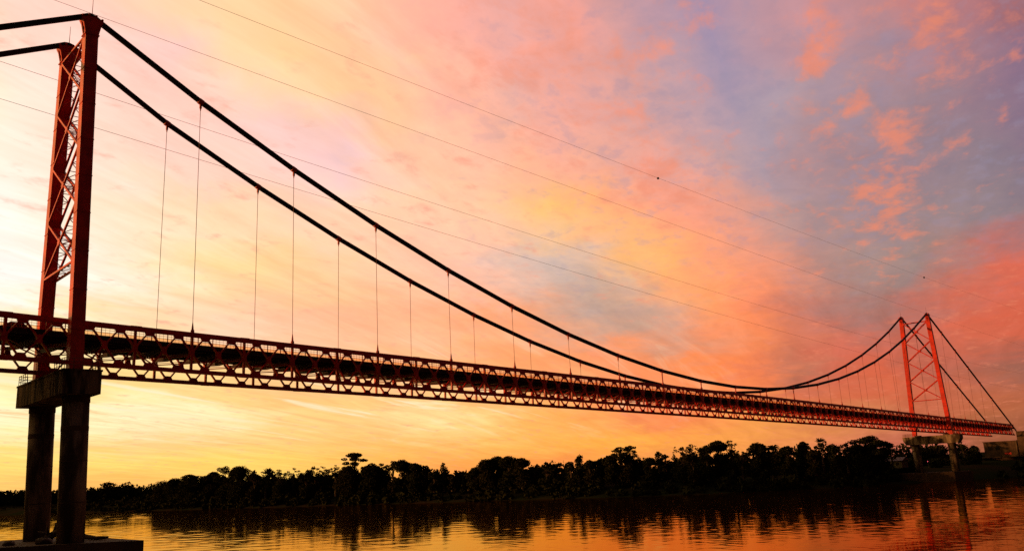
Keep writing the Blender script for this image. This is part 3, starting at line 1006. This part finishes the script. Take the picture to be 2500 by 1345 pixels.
# ------------------------------------------------------------------ overhead power lines
WIRES = [('uppermost overhead power wire, carrying two dark marker balls', [(38, 107.6), (211, 110.0), (508, 115.5), (758, 123.5)]),
         ('second overhead power wire from the top, passing above both towers', [(17.5, 95.9), (135, 95.6), (338, 92.8), (734, 92.6)]),
         ('third overhead power wire, passing behind the tall left tower', [(3.8, 81.4), (71, 79.1), (192, 74.0), (439, 69.0)]),
         ('lowest overhead power wire, passing behind both main cables', [(4.3, 75.0), (76, 71.4), (165, 67.6), (383, 60.4)])]
for i, (lab, pp) in enumerate(WIRES):
    xs = np.array([p[0] for p in pp])
    zs = np.array([p[1] for p in pp])
    c = np.polyfit(xs, zs, 2)
    lo, hi = -60, 820 if i < 2 else 760
    line = [(x, 50.0+i*.01, float(np.polyval(c, x))) for x in np.linspace(lo, hi, 60)]
    wt = thing('power_wire', lab, 'power wire', line[0], 0, 'overhead power wires')
    MB().tube([tuple(Vector(p)-Vector(line[0])) for p in line], .036, 5).build('wire', M_WIRE, wt)
    if i == 0:
        for x, r in ((211.5, .44), (508, .55)):
            z = float(np.polyval(c, x))
            b = bmesh.new()
            bmesh.ops.create_icosphere(b, subdivisions=2, radius=r)
            me = bpy.data.meshes.new('marker_ball')
            b.to_mesh(me)
            b.free()
            me.materials.append(M_BALL)
            o = bpy.data.objects.new('marker_ball', me)
            COL.objects.link(o)
            o.location = (x, 50.0, z-.1)
            tag(o, 'dark marker ball on the uppermost power wire, %s' % ('nearer and left' if x < 300 else 'farther right, above the far tower'), 'marker ball', 'marker balls on the power wire')
TREES = [  # x, y, top height, crown radius, kind, label
    (238.1, 465.2, 19.2, 7.7, "dome", "low rounded tree at the left end of the dark far bank forest"),
    (239.9, 450.7, 20.2, 7.0, "dome", "round topped tree beside the low tree at the left end of the far bank forest"),
    (238.4, 422.0, 22.3, 10.1, "umbrella", "broad flat topped tree near the left end of the far bank forest"),
    (242.0, 407.3, 22.1, 5.5, "dome", "flat shouldered tree joined to the right side of the broad flat topped tree"),
    (234.8, 377.9, 24.4, 6.6, "ragged", "ragged tree with a notched crown left of the tall round dome on the left bank"),
    (236.0, 364.3, 24.5, 6.7, "dome", "tall round domed tree near the left end of the forest with sky under its crown"),
    (231.8, 342.9, 18.6, 4.0, "ragged", "low bushy tree filling the dip right of the tall round dome"),
    (236.5, 339.1, 20.6, 2.7, "spiky", "small spiky tree standing alone before the dip left of the lacy trees"),
    (236.4, 322.8, 22.4, 4.4, "sparse", "narrow lacy tree with see-through crown, leftmost of the lacy trees"),
    (243.8, 318.3, 22.0, 4.1, "sparse", "lacy tree with open arching crown right of the bright gap"),
    (236.8, 299.7, 17.6, 4.2, "dome", "low dense tree under the two lacy crowns"),
    (242.2, 299.1, 21.8, 4.5, "sparse", "lacy tree with layered crown in the middle of the lacy row"),
    (247.6, 298.0, 22.1, 3.6, "sparse", "thin lacy tree just left of the umbrella tree, taller of the pair"),
    (241.3, 279.7, 21.6, 2.5, "sparse", "small puffy tree touching the left side of the umbrella tree"),
    (253.1, 279.0, 27.4, 6.5, "umbrella", "tall umbrella tree rising alone above the left half of the forest"),
    (240.7, 267.3, 19.7, 7.2, "dome", "dense dome shaped tree standing in front of the umbrella tree"),
    (243.8, 252.6, 20.0, 6.2, "dome", "wide dense dome tree right of the umbrella tree"),
    (250.2, 252.3, 21.8, 4.2, "sparse", "open crowned tree with glimpses of sky behind the wide dense dome"),
    (243.8, 236.1, 20.5, 3.0, "ragged", "ragged tree between the open crowned tree and the square topped one"),
    (244.9, 230.3, 20.7, 5.1, "dome", "square topped dense tree in the centre left of the forest"),
    (242.7, 218.0, 18.6, 3.9, "dome", "rounded tree on the slope falling right from the square topped tree"),
    (246.5, 215.0, 17.2, 3.1, "ragged", "last tree of the slope before the small lone spire"),
    (243.4, 205.3, 14.0, 3.1, "dome", "low bushy tree at the foot of the small lone spire"),
    (247.1, 202.6, 17.6, 2.4, "column", "small lone spire shaped tree left of the deepest gap in the forest"),
    (243.6, 193.5, 12.0, 2.6, "dome", "low bush like tree at the left edge of the deepest gap"),
    (247.6, 186.8, 12.8, 1.8, "ragged", "little tufted tree on the left flank of the huge dome"),
    (246.7, 181.2, 14.8, 3.9, "dome", "shoulder tree on the left flank of the huge dome"),
    (248.9, 176.1, 18.3, 4.9, "dome", "left crown of the huge dome in the centre of the forest"),
    (255.3, 175.1, 19.3, 5.5, "dome", "topmost crown of the huge dome in the centre of the forest"),
    (251.4, 164.3, 19.1, 4.6, "dome", "lumpy crown right of the top of the huge dome"),
    (248.7, 154.4, 17.6, 3.9, "dome", "right crown of the huge dome, steep towards the gap"),
    (253.3, 151.0, 12.9, 2.8, "ragged", "low tree with a thin side branch right of the huge dome"),
    (250.3, 141.6, 14.5, 2.6, "ragged", "double tufted tree in the low stretch right of the huge dome"),
    (254.9, 140.8, 13.1, 2.6, "dome", "low rounded tree before the top-knot tree"),
    (248.5, 126.9, 14.8, 2.7, "ragged", "open bushy tree leaning against the top-knot tree"),
    (255.3, 127.9, 17.7, 2.4, "topknot", "slender tree with a round top-knot crown on a thin stem"),
    (251.7, 119.5, 14.9, 3.2, "dome", "rounded tree right of the top-knot tree"),
    (257.9, 117.3, 15.6, 2.7, "dome", "small dome on the slope up to the twin headed tree"),
    (252.3, 109.1, 16.5, 3.1, "dome", "larger dome on the slope up to the twin headed tree"),
    (256.8, 105.6, 17.6, 6.0, "ragged", "body of foliage under the two heads of the twin headed tree"),
    (261.4, 110.6, 19.9, 2.7, "umbrella", "lower left head of the twin headed tree"),
    (262.4, 106.0, 20.2, 2.5, "umbrella", "higher right head of the twin headed tree"),
    (264.7, 103.1, 16.2, 2.1, "sparse", "thin feathery tree at the right side of the twin headed tree"),
    (255.4, 92.3, 14.6, 2.7, "dome", "low dome left of the two pointed tree"),
    (259.4, 90.6, 16.6, 3.4, "ragged", "two pointed bushy tree left of the gap under the mid span"),
    (263.1, 89.7, 15.5, 2.1, "ragged", "right hand bushy tree on the edge of the gap under the mid span"),
    (260.8, 80.3, 20.0, 4.1, "dotty", "tall airy tree with leaf tufts dotted against the sky"),
    (268.1, 80.3, 19.5, 2.4, "dotty", "airy tufted tree just right of the tallest airy tree"),
    (255.9, 73.0, 15.2, 3.3, "ragged", "bushy tree under the airy tufted trees"),
    (263.3, 71.2, 18.0, 3.0, "dome", "dark domed tree left of the high round crown"),
    (269.4, 69.2, 19.9, 3.7, "dome", "high round crown right of the airy trees"),
    (270.4, 64.0, 20.0, 2.4, "sparse", "puffy topped tree with holes in its crown, right of the high round crown"),
    (268.6, 59.3, 16.1, 2.2, "sparse", "low lacy tree in the dip before the hooked dome"),
    (273.7, 54.7, 17.8, 4.2, "dome", "hooked dome tree overhanging the narrow gap to its right"),
    (278.3, 50.9, 17.6, 3.7, "fan", "feathery fan shaped tree beside the narrow gap"),
    (277.3, 44.5, 16.1, 3.3, "dome", "dense tree right of the feathery fan shaped tree"),
    (283.8, 40.8, 17.4, 2.0, "dome", "small knob shaped crown poking above the dense bank trees"),
    (279.9, 35.5, 14.0, 2.6, "dome", "low tree in the dip left of the spiky crown"),
    (286.8, 35.1, 18.3, 1.8, "spiky", "tall spiky crowned tree left of the great spreading tree"),
    (284.8, 30.2, 15.8, 3.0, "dome", "dense tree between the spiky crown and the great spreading tree"),
    (296.5, 29.7, 16.2, 2.5, "ragged", "paler twiggy tree at the left foot of the great spreading tree"),
    (302.0, 23.4, 19.5, 7.5, "spread", "great spreading tree with drooping edges left of the far pier"),
    (304.3, 19.2, 13.7, 2.4, "dome", "low tree under the right edge of the great spreading tree"),
    (316.7, 19.9, 15.1, 1.9, "spiky", "small palm like tree left of the far pier"),
    (328.0, 19.6, 14.8, 2.3, "sparse", "wispy tree against the sky touching the far pier cap"),
    (382.3, 28.2, 14.0, 4.9, "dome", "tree behind the far pier between its two columns"),
    (386.0, 22.1, 14.8, 4.9, "dome", "taller tree behind the far pier beside its right column"),
    (389.8, 12.8, 14.5, 3.0, "ragged", "tree right of the far pier under the side span"),
    (392.7, 8.9, 13.5, 2.8, "dome", "rounded tree under the side span left of the abutment"),
]

# ------------------------------------------------------------------ trees
def leaf_quads(cent, rad, dens, size, rng, shell=0.55):
    """leaf clumps spread through an ellipsoid: returns vertices of small tilted quads"""
    n = max(8, int(dens))
    d = rng.normal(size=(n, 3))
    d /= np.linalg.norm(d, axis=1)[:, None]
    r = shell + (1.08-shell)*rng.random(n)**0.7
    c = np.asarray(cent) + d*r[:, None]*np.asarray(rad)
    a = rng.normal(size=(n, 3))
    a /= np.linalg.norm(a, axis=1)[:, None]
    b = np.cross(a, rng.normal(size=(n, 3)))
    b /= np.linalg.norm(b, axis=1)[:, None]
    s = size*(0.5+0.9*rng.random(n))[:, None]
    t = s*(0.5+0.5*rng.random(n))[:, None]
    return np.stack([c-a*s*.5, c+b*t*.5, c+a*s*.6, c-b*t*.5], 1).reshape(-1, 3)


def quads_object(name, V, mt, parent=None):
    n = len(V)//4
    me = bpy.data.meshes.new(name)
    me.vertices.add(len(V))
    me.vertices.foreach_set('co', np.ascontiguousarray(V, dtype=np.float32).ravel())
    me.loops.add(len(V))
    me.loops.foreach_set('vertex_index', np.arange(len(V), dtype=np.int32))
    me.polygons.add(n)
    me.polygons.foreach_set('loop_start', np.arange(0, len(V), 4, dtype=np.int32))
    me.update(calc_edges=True)
    me.materials.append(mt)
    o = bpy.data.objects.new(name, me)
    COL.objects.link(o)
    if parent:
        o.parent = parent
    return o


def crown_lobes(kind, H, r, rng):
    """lobes (centre, radii) relative to the tree's foot, top of the crown at H"""
    L = []
    u = rng.uniform
    if kind == 'dome':
        for _ in range(11):
            a, q = u(0, 6.28), math.sqrt(u(0, 1))*.62
            rr = r*u(.34, .52)
            z = H - rr*.85 - (q**1.6)*r*u(.6, 1.1)
            L.append(((math.cos(a)*q*r, math.sin(a)*q*r, z), (rr, rr, rr*.85), 1.0))
        L.append(((0, 0, H-r*.55), (r*.5, r*.5, r*.5), 1.0))
        for _ in range(5):
            a = u(0, 6.28)
            rr = r*u(.4, .55)
            L.append(((math.cos(a)*r*.5, math.sin(a)*r*.5, max(rr, H-r*u(1.3, 2.2))), (rr, rr, rr), .9))
    elif kind == 'ragged':
        for _ in range(15):
            a, q = u(0, 6.28), math.sqrt(u(0, 1))*.8
            rr = r*u(.18, .36)
            z = H - rr - u(0, 1)**1.3*r*1.7*(0.35+q)
            L.append(((math.cos(a)*q*r, math.sin(a)*q*r, z), (rr, rr, rr*.8), .75))
        L.append(((r*u(-.3, .3), 0, H-r*.3), (r*.3, r*.3, r*.3), .8))
    elif kind == 'umbrella':
        for _ in range(24):
            a, q = u(0, 6.28), math.sqrt(u(0.02, 1))
            dz = u(.10, .30) + .55*q**2.2 + (u(.2, .7) if u(0, 1) < .3 else 0)
            rr = r*u(.16, .32)
            L.append(((math.cos(a)*q*r*.88, math.sin(a)*q*r*.88, H-dz*r), (rr*1.15, rr*1.15, rr*.5), .85))
    elif kind in ('sparse', 'dotty'):
        n = 36 if kind == 'sparse' else 48
        for _ in range(n):
            a, q = u(0, 6.28), math.sqrt(u(0, 1))*.95
            rr = r*(u(.15, .28) if kind == 'sparse' else u(.10, .18))
            z = H - rr - (q**2)*r*.9 - u(0, 1)**1.2*r*1.8
            L.append(((math.cos(a)*q*r, math.sin(a)*q*r, z), (rr, rr, rr*.6), .85 if kind == 'sparse' else 1.0))
        for _ in range(5):
            a = u(0, 6.28)
            rr = r*u(.35, .5)
            L.append(((math.cos(a)*r*.4, math.sin(a)*r*.4, H-r*u(1.9, 2.6)), (rr, rr, rr*.8), .8))
    elif kind == 'column':
        for i in range(12):
            f = i/11
            rr = r*(.35+.6*f)*u(.7, 1.05)
            L.append(((u(-.3, .3)*r+f*r*.5, u(-.3, .3)*r, H-rr*.6-f*H*.55), (rr, rr, rr*.8), .85))
    elif kind == 'topknot':
        for _ in range(9):
            a, q = u(0, 6.28), u(0, .62)
            rr = r*u(.3, .48)
            L.append(((math.cos(a)*q*r, math.sin(a)*q*r, H-rr-u(0, 1.0)*r), (rr, rr, rr*.9), .9))
        for _ in range(5):
            rr = r*u(.35, .6)
            L.append(((u(-.9, .5)*r, u(-.5, .5)*r, H-r*u(2.6, 3.6)), (rr, rr, rr*.8), .75))
    elif kind == 'spread':
        for _ in range(26):
            a, q = u(0, 6.28), math.sqrt(u(0, 1))
            rr = r*u(.16, .27)
            z = H - rr*.5 - q**1.8*r*.62 - u(0, .25)*r
            L.append(((math.cos(a)*q*r, math.sin(a)*q*r, z), (rr*1.15, rr*1.15, rr*.55), .95))
        for _ in range(8):
            a, q = u(0, 6.28), u(0, .7)
            L.append(((math.cos(a)*q*r, math.sin(a)*q*r, H-r*u(.7, 1.1)), (r*.3, r*.3, r*.25), .9))
    return L


def fronds(H, r, n, rng, droop):
    V = []
    for i in range(n):
        a = 6.283*i/n + rng.uniform(-.2, .2)
        el = rng.uniform(.1, 1.25)
        L = r*rng.uniform(.8, 1.15)
        for s in range(7):
            t0, t1 = s/7, (s+1.1)/7
            def P(t):
                return np.array([math.cos(a)*L*t*math.cos(el), math.sin(a)*L*t*math.cos(el), H-r*.55+L*t*math.sin(el)-droop*L*t*t*.8])
            side = np.array([-math.sin(a), math.cos(a), 0])*(.16+.10*r*.3)*(1-.55*t0)
            lift = np.array([0, 0, .25*(1-t0)+.1])
            p, q = P(t0), P(t1)
            V += [p, q, q+side-lift, p+side-lift, p, q, q-side-lift, p-side-lift]
    return np.array(V)


GROUND = 5.0
TREE_N = 0
for i, (x, y, top, r, kind, lab) in enumerate(TREES):
    rng = np.random.default_rng(100+i)
    H = top-GROUND
    r = r*(1.25 if y > 330 else 1.10)
    t = thing('canopy_tree', lab, 'tree', (x, y, GROUND), 0, 'trees along the far river bank')
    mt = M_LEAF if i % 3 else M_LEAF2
    tips = []
    if kind in ('spiky', 'fan'):
        V = fronds(H, r*1.1, 30 if kind == 'spiky' else 40, rng, .35 if kind == 'spiky' else .75)
        V = np.concatenate([V] + [fronds(H-r*q, r*.8, 18, rng, .6)+np.array([r*dx, r*dy, 0]) for q, dx, dy in ((.7, .6, .2), (1.1, -.6, -.1), (1.5, .1, .5))])
        L2 = [((rng.uniform(-.7, .7)*r, rng.uniform(-.7, .7)*r, H-r*rng.uniform(1.0, 2.8)), (r*.6, r*.6, r*.5), .8) for _ in range(9)]
        parts = [leaf_quads(c, rd, 5.5*k*rd[0]*rd[1]*4, .62, rng) for c, rd, k in L2]
        V = np.concatenate([V]+parts)
        tips = [(0, 0, H-r*.55)]
    else:
        lobes = crown_lobes(kind, H, r, rng)
        # a skirt of dense foliage under the crown, the lower storey of the same tree
        for _ in range(5):
            rr = r*rng.uniform(.45, .65)
            lobes.append(((rng.uniform(-.5, .5)*r, rng.uniform(-.5, .5)*r, max(rr*.8, H-r*2.2-rng.uniform(0, .4)*H)), (rr, rr, rr), .7))
        parts = []
        for c, rd, k in lobes:
            area = 4*math.pi*((rd[0]*rd[1]+rd[0]*rd[2]*2)/3)
            parts.append(leaf_quads(c, rd, min(900, area*7.0*k), .60 if kind not in ('dotty', 'sparse') else .48, rng, .45))
        V = np.concatenate(parts)
        tips = [c for c, rd, k in lobes[:14]]
    quads_object('crown', V, mt, t)
    m = MB()
    fork = H*0.45
    m.tube([(0, 0, -.6), (.15, .1, fork*.5), (0.05, -.05, fork)], [.42+.02*H, .30+.012*H, .24+.01*H], 7)
    for c in tips:
        c = Vector(c)
        mid = Vector((c.x*.35, c.y*.35, fork+(c.z-fork)*.55))
        m.tube([(0.05, -.05, fork*.96), tuple(mid), tuple(c)], [.2+.006*H, .13, .05], 5)
    m.build('trunk', M_BARK, t)
    TREE_N += len(V)

# lower storey that closes the wood down to the water, nobody could count it
rng = np.random.default_rng(7)
under = []
bank_pts = [p for p in resample(BANK, 6) if -150 < p[1] < 620]
tx = np.array([[q[0], q[1], q[2], q[3]] for q in TREES])
for p in bank_pts:
    for _ in range(7):
        off = rng.uniform(0.2, 46) if rng.random() < .8 else rng.uniform(0, 4)
        x, y = p[0]+off+rng.uniform(-1, 2), p[1]+rng.uniform(-4, 4)+off*.25
        low = 297 < x < 475 and -34 < y < 36
        if low and -11 < y < 16:
            continue
        d = np.hypot(tx[:, 0]-x, tx[:, 1]-y)
        near = tx[np.argsort(d)[:2], 2].min() if d.min() < 30 else 15
        hmax = (near-GROUND)*(rng.choice([.66, .74, .80]) + (.10 if y > 330 else 0))
        if low:
            hmax = 4.0
        if y > 480:
            hmax = rng.uniform(2.5, 7.0) if rng.random() < .4 else 2.0
        hh = max(1.2, rng.uniform(.55, 1.0)*hmax*min(1, .25+off/20))
        gz = 0.3+min(off, 26)/26*4.3
        for zz in np.arange(0.4, hh, 1.9):
            rr = rng.uniform(1.7, 2.8)
            c = (x+rng.uniform(-1, 1), y+rng.uniform(-1, 1), gz+zz)
            under.append(leaf_quads(c, (rr, rr, rr*.8), 55, .95, rng, .5))
            under.append(leaf_quads(c, (rr*.7, rr*.7, rr*.6), 16, 2.2, rng, .2))
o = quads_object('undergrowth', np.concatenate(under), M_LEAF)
tag(o, kind='stuff')

# hazy wood beyond the field on the left, and the wood closing the horizon
far = []
for i in range(230):
    t = rng.random()
    az = R(55+24*t)
    D = rng.uniform(900, 1050)
    x, y = CAM.x+math.cos(az)*D, CAM.y+math.sin(az)*D
    h = rng.uniform(7.5, 13.5) + (4 if rng.random() < .06 else 0)
    rr = rng.uniform(5, 9)
    for zz, s in ((h-rr*.6, 1.0), (h-rr*1.2, .95), (3, .9)):
        far.append(leaf_quads((x+rng.uniform(-2, 2), y+rng.uniform(-2, 2), 8+max(2, zz)), (rr*s, rr*s, rr*.65), 130, 2.2, rng, .3))
for i in range(260):
    y = rng.uniform(-500, 620)
    x = np.interp(y, [-500, -120, 0, 60, 200, 620], [520, 480, 480, 340, 310, 300]) + rng.uniform(0, 60)
    if 425 < x < 475 and -25 < y < 30:
        continue
    h = rng.uniform(7, 11)
    rr = rng.uniform(3.5, 6)
    for zz in (h-rr*.6, h*.4):
        far.append(leaf_quads((x, y, 6+zz), (rr, rr, rr*.7), 110, 1.7, rng, .3))
o = quads_object('distant_wood', np.concatenate(far), M_LEAF)
tag(o, kind='stuff')
# low plants on the open field and bank at the left
fld = []
for i in range(420):
    y = rng.uniform(440, 820)
    x = np.interp(y, [440, 560, 665, 780, 820], [226, 226, 205, 170, 150]) + rng.uniform(6, 170)
    rr = rng.uniform(.8, 2.2)
    fld.append(leaf_quads((x, y, 4.6+rr*.3), (rr*1.6, rr*1.6, rr), 40, .9, rng, .2))
tag(quads_object('field_scrub', np.concatenate(fld), M_LEAF2), kind='stuff')

# wood added out of view on the near bank to shade near pier and far bank
nb = []
rng = np.random.default_rng(21)
for i in range(430):
    y = rng.uniform(5, 900)
    edge = np.interp(y, [5, 40, 140, 300, 520, 760, 900], [-36, -42, -62, -112, -245, -605, -1100])
    x = edge - rng.uniform(6, 50)
    h, rr = rng.uniform(14, 24), rng.uniform(5, 8)
    if 310 < y < 450:
        h, rr = rng.uniform(7, 12), rng.uniform(3.5, 5)  # lowered stretch lets sun through to the far pier columns
    for zz in (h-rr*.6, h-rr*1.4, h*.3, h*.1):
        nb.append(leaf_quads((x, y, 7+zz), (rr, rr, rr*.75), 170, 1.9, rng, .25))
tag(quads_object('unseen_shade_wood', np.concatenate(nb), M_LEAF), kind='stuff')

# ------------------------------------------------------------------ abutment, bank wall and house on the far bank
ab = thing('bridge_abutment', 'pale concrete anchorage block with two square openings at the right end of the bridge', 'abutment', (434, 4, 7.6))
mb = MB()
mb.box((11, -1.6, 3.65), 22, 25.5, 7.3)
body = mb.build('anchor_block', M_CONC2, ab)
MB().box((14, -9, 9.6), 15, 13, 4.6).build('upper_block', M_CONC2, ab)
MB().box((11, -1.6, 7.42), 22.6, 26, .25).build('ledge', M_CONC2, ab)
for yy in (8.6, 5.2):
    MB().box((-.02, yy, 4.4), .12, 1.7, 1.7).build('window', M_DARK, ab)
MB().box((-.05, 1.0, 1.55), .10, 2.8, .9).build('sign_board', M_SIGN, ab)
MB().box((-.25, -3.0, 3.6), .5, .9, 7.2).build('pilaster', M_CONC, ab)
MB().box((-.25, -13.6, 3.6), .5, .9, 7.2).build('pilaster', M_CONC, ab)

wl = thing('bank_wall', 'concrete river wall with a wide dark arched opening below the anchorage', 'wall', (430, 4, 0))
prof = [(24, -1), (24, 7.5), (-24, 7.5), (-24, -1), (0.3, -1), (.2, 2.0), (.5, 3.6), (1.6, 5.0), (3.4, 6.1), (6, 6.7), (12, 6.9), (16.8, 6.7), (17.4, 5.6), (18.0, 3.0), (18.4, -1)]
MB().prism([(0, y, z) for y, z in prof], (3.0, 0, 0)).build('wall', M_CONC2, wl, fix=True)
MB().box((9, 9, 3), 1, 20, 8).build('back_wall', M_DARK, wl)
MB().box((4.5, -5, 7.65), 14, 38, .25).build('coping', M_CONC2, wl)
MB().prism([(-.6, y, z) for y, z in ((17.3, 7.2), (20.2, 7.2), (20.2, 6.6), (19.0, 5.6), (18.9, .2), (18.2, .2), (17.6, 4))], (.6, 0, 0)).build('jamb', M_CONC, wl, fix=True)

hs = thing('house', 'small pale low house under the trees beside the left column of the far pier', 'house', (321, 22.0, 5.6), R(-8))
MB().box((2.5, 0, 1.4), 5, 9, 2.8).build('wall', M_HOUSE, hs)
MB().prism([(-.8, -5.2, 2.85), (5.8, -5.2, 2.85), (2.5, -5.2, 4.2)], (0, 10.4, 0)).build('roof', M_ROOF, hs, fix=True)
for yy in (-2.6, 1.2):
    w = MB().box((-.02, yy, 1.55), .10, 1.2, 1.0).build('window', M_DARK, hs)
MB().box((-.02, 3.2, 1.05), .10, 1.0, 2.1).build('door', M_DARK, hs)

lp = thing('warning_lamp', 'tiny red lamp on a post on the dark bank between the far pier columns', 'lamp', (364, 21.0, 5.0))
MB().tube([(0, 0, 0), (0, 0, 2.3)], .05, 6).build('post', M_RUST, lp)
ml = bpy.data.materials.new('red_lamp_glow')
ml.use_nodes = True
eb = ml.node_tree.nodes['Principled BSDF']
eb.inputs['Base Color'].default_value = (.3, .02, .03, 1)
eb.inputs['Emission Color'].default_value = (1, .12, .16, 1)
eb.inputs['Emission Strength'].default_value = 1.5
MB().box((0, 0, 2.45), .22, .22, .3).build('lamp_head', ml, lp)

# near abutment, behind the left edge of the frame
na = thing('bridge_abutment', 'concrete abutment where the left side span meets the near bank', 'abutment', (-106, 4.9, 0))
MB().box((-6, 0, 10.4), 22, 17, 20.8).build('anchor_block', M_CONC, na)

# ------------------------------------------------------------------ driftwood and rubble on the near footing
dw = thing('driftwood', 'dark tangle of driftwood roots lodged on the footing between the two left columns', 'driftwood', (2.6, 4.2, 4.55))
m = MB()
m.tube([(-1.4, 2.2, .5), (-.6, 1.2, .95), (0.1, 0.2, .85), (.8, -1.6, .45), (1.6, -3.6, .2), (2.2, -5.2, .25)], [.34, .46, .42, .30, .22, .14], 9)
m.build('trunk', M_WOOD, dw, smooth=True)
rr = random.Random(5)
for i, (p, q, s) in enumerate([((-1.2, 2.0, .4), (-2.2, 2.9, 1.1), 1.0), ((-.9, 1.6, .8), (-.7, 1.9, 2.0), 1.2), ((-.5, 1.2, .9), (.3, 1.6, 1.8), 1.1),
                               ((-1.3, 2.1, .5), (-1.9, 1.2, 1.7), .9), ((-1.0, 1.8, .3), (-2.6, 2.0, .3), 1.1), ((0, .3, .8), (.9, .7, 1.4), .8)]):
    m = MB()
    p, q = Vector(p), Vector(q)
    mid = p.lerp(q, .5)+Vector((rr.uniform(-.2, .2), rr.uniform(-.2, .2), rr.uniform(0, .25)))
    m.tube([p, mid, q], [.26*s, .19*s, .07*s], 7)
    m.build('root', M_WOOD, dw, smooth=True)


def lump(name, loc, sz, seed, label):
    b = bmesh.new()
    bmesh.ops.create_icosphere(b, subdivisions=2, radius=1)
    rr = random.Random(seed)
    for v in b.verts:
        v.co = Vector((v.co.x*sz[0], v.co.y*sz[1], max(v.co.z, -.35)*sz[2]))*rr.uniform(.8, 1.12)
    me = bpy.data.meshes.new(name)
    b.to_mesh(me)
    b.free()
    me.materials.append(M_WOOD)
    o = bpy.data.objects.new(name, me)
    COL.objects.link(o)
    o.location = loc
    return tag(o, label, 'rubble', 'rubble lying on the near footing')


lump('rubble', (-3.6, 3.8, 4.70), (.62, .5, .42), 1, 'dark lump of rubble on the footing at the left edge of the photo')
lump('rubble', (-1.1, 1.0, 4.72), (1.0, .7, .5), 2, 'larger dark lump of rubble on the footing below the left column')


# ------------------------------------------------------------------ traffic on the roadway
def car(loc, label):
    t = thing('car', label, 'car', loc)
    side = [(-2.1, .35), (2.1, .35), (2.15, .75), (1.25, .95), (.75, 1.02), (.2, 1.46), (-1.05, 1.48), (-1.75, 1.02), (-2.12, .92)]
    m = MB().prism([(x, -.82, z) for x, z in side], (0, 1.64, 0))
    body = m.build('body', M_CARP, t, fix=True)
    bv = body.modifiers.new('bevel', 'BEVEL')
    bv.width = .06
    bv.segments = 2
    for yy in (-.825, .825):
        MB().prism([(x, yy-.01, z) for x, z in ((.62, 1.03), (.16, 1.40), (-.98, 1.42), (-1.55, 1.03))], (0, .02, 0)).build('side_window', M_GLASS, t, fix=True)
    MB().bar((.80, 0, 1.02), (.26, 0, 1.45), 1.40, .03).build('windscreen', M_GLASS, t)
    for xx in (-1.3, 1.3):
        for yy in (-.76, .76):
            w = MB().tube([(xx, yy-.1, .32), (xx, yy+.1, .32)], .32, 14).build('wheel', M_TYRE, t)
            MB().tube([(xx, yy-.115, .32), (xx, yy+.115, .32)], .19, 10).build('rim', M_RUST, w)
    for yy in (-.6, .6):
        MB().box((2.12, yy, .7), .08, .3, .16).build('headlight', M_GLASS, t)
    return t


xc = -4.0
car((xc, 5.4, ztop(xc)-DZ), 'dark car on the roadway left of the tall tower, only its roof showing')

xm = 24.3
mc = thing('motorcycle', 'dark motorcycle on the roadway right of the tall tower, seen through the truss', 'motorcycle', (xm, 6.9, ztop(xm)-DZ))
for xx in (-.62, .68):
    w = MB().tube([(xx, -.06, .3), (xx, .06, .3)], .30, 16).build('wheel', M_TYRE, mc)
    MB().tube([(xx, -.07, .3), (xx, .07, .3)], .18, 12).build('rim', M_RUST, w)
m = MB()
m.tube([(-.62, 0, .3), (-.1, 0, .42), (.3, 0, .7), (.55, 0, .72)], [.05, .09, .08, .05], 8)
m.tube([(.68, 0, .3), (.50, 0, .95)], .04, 6)
m.build('frame', M_CARP, mc)
MB().tube([(-.02, 0, .76), (.32, 0, .84)], [.14, .12], 8).build('fuel_tank', M_CARP, mc)
MB().tube([(-.75, 0, .80), (-.05, 0, .74)], [.10, .13], 8).build('saddle', M_CLOTH, mc)
MB().tube([(.40, -.36, 1.0), (.50, 0, .96), (.40, .36, 1.0)], .025, 6).build('handlebar', M_CARP, mc)
MB().tube([(.56, 0, .82), (.70, 0, .82)], [.08, .11], 8).build('headlight', M_GLASS, mc)


def skin_person(loc, label):
    """one continuous seated figure grown with a Skin modifier"""
    V = [(-.20, 0, .86), (-.16, 0, 1.10), (-.08, 0, 1.34), (-.05, 0, 1.44), (-.02, 0, 1.58),
         (-.08, -.19, 1.34), (.10, -.28, 1.14), (.36, -.30, 1.03), (-.08, .19, 1.34), (.10, .28, 1.14), (.36, .30, 1.03),
         (-.17, -.12, .84), (.18, -.20, .72), (.02, -.20, .36), (.14, -.20, .30), (-.17, .12, .84), (.18, .20, .72), (.02, .20, .36), (.14, .20, .30)]
    E = [(0, 1), (1, 2), (2, 3), (3, 4), (2, 5), (5, 6), (6, 7), (2, 8), (8, 9), (9, 10), (0, 11), (11, 12), (12, 13), (13, 14), (0, 15), (15, 16), (16, 17), (17, 18)]
    rad = [.15, .15, .16, .065, .115, .075, .05, .035, .075, .05, .035, .10, .075, .05, .045, .10, .075, .05, .045]
    t = thing('person', label, 'person', loc)
    me = bpy.data.meshes.new('body')
    me.from_pydata(V, E, [])
    me.materials.append(M_CLOTH)
    o = bpy.data.objects.new('body', me)
    COL.objects.link(o)
    o.parent = t
    sk = o.modifiers.new('skin', 'SKIN')
    for i, r_ in enumerate(rad):
        me.skin_vertices[0].data[i].radius = (r_, r_)
    me.skin_vertices[0].data[0].use_root = True
    sb = o.modifiers.new('sub', 'SUBSURF')
    sb.levels = sb.render_levels = 1
    b = bmesh.new()
    bmesh.ops.create_icosphere(b, subdivisions=2, radius=.135)
    hm = bpy.data.meshes.new('helmet')
    b.to_mesh(hm)
    b.free()
    hm.materials.append(M_CARP)
    h = bpy.data.objects.new('helmet', hm)
    COL.objects.link(h)
    h.parent = t
    h.location = (-.02, 0, 1.64)
    return t


skin_person((xm-.05, 6.9, ztop(xm)-DZ), 'person in dark clothes and helmet riding the motorcycle on the bridge')
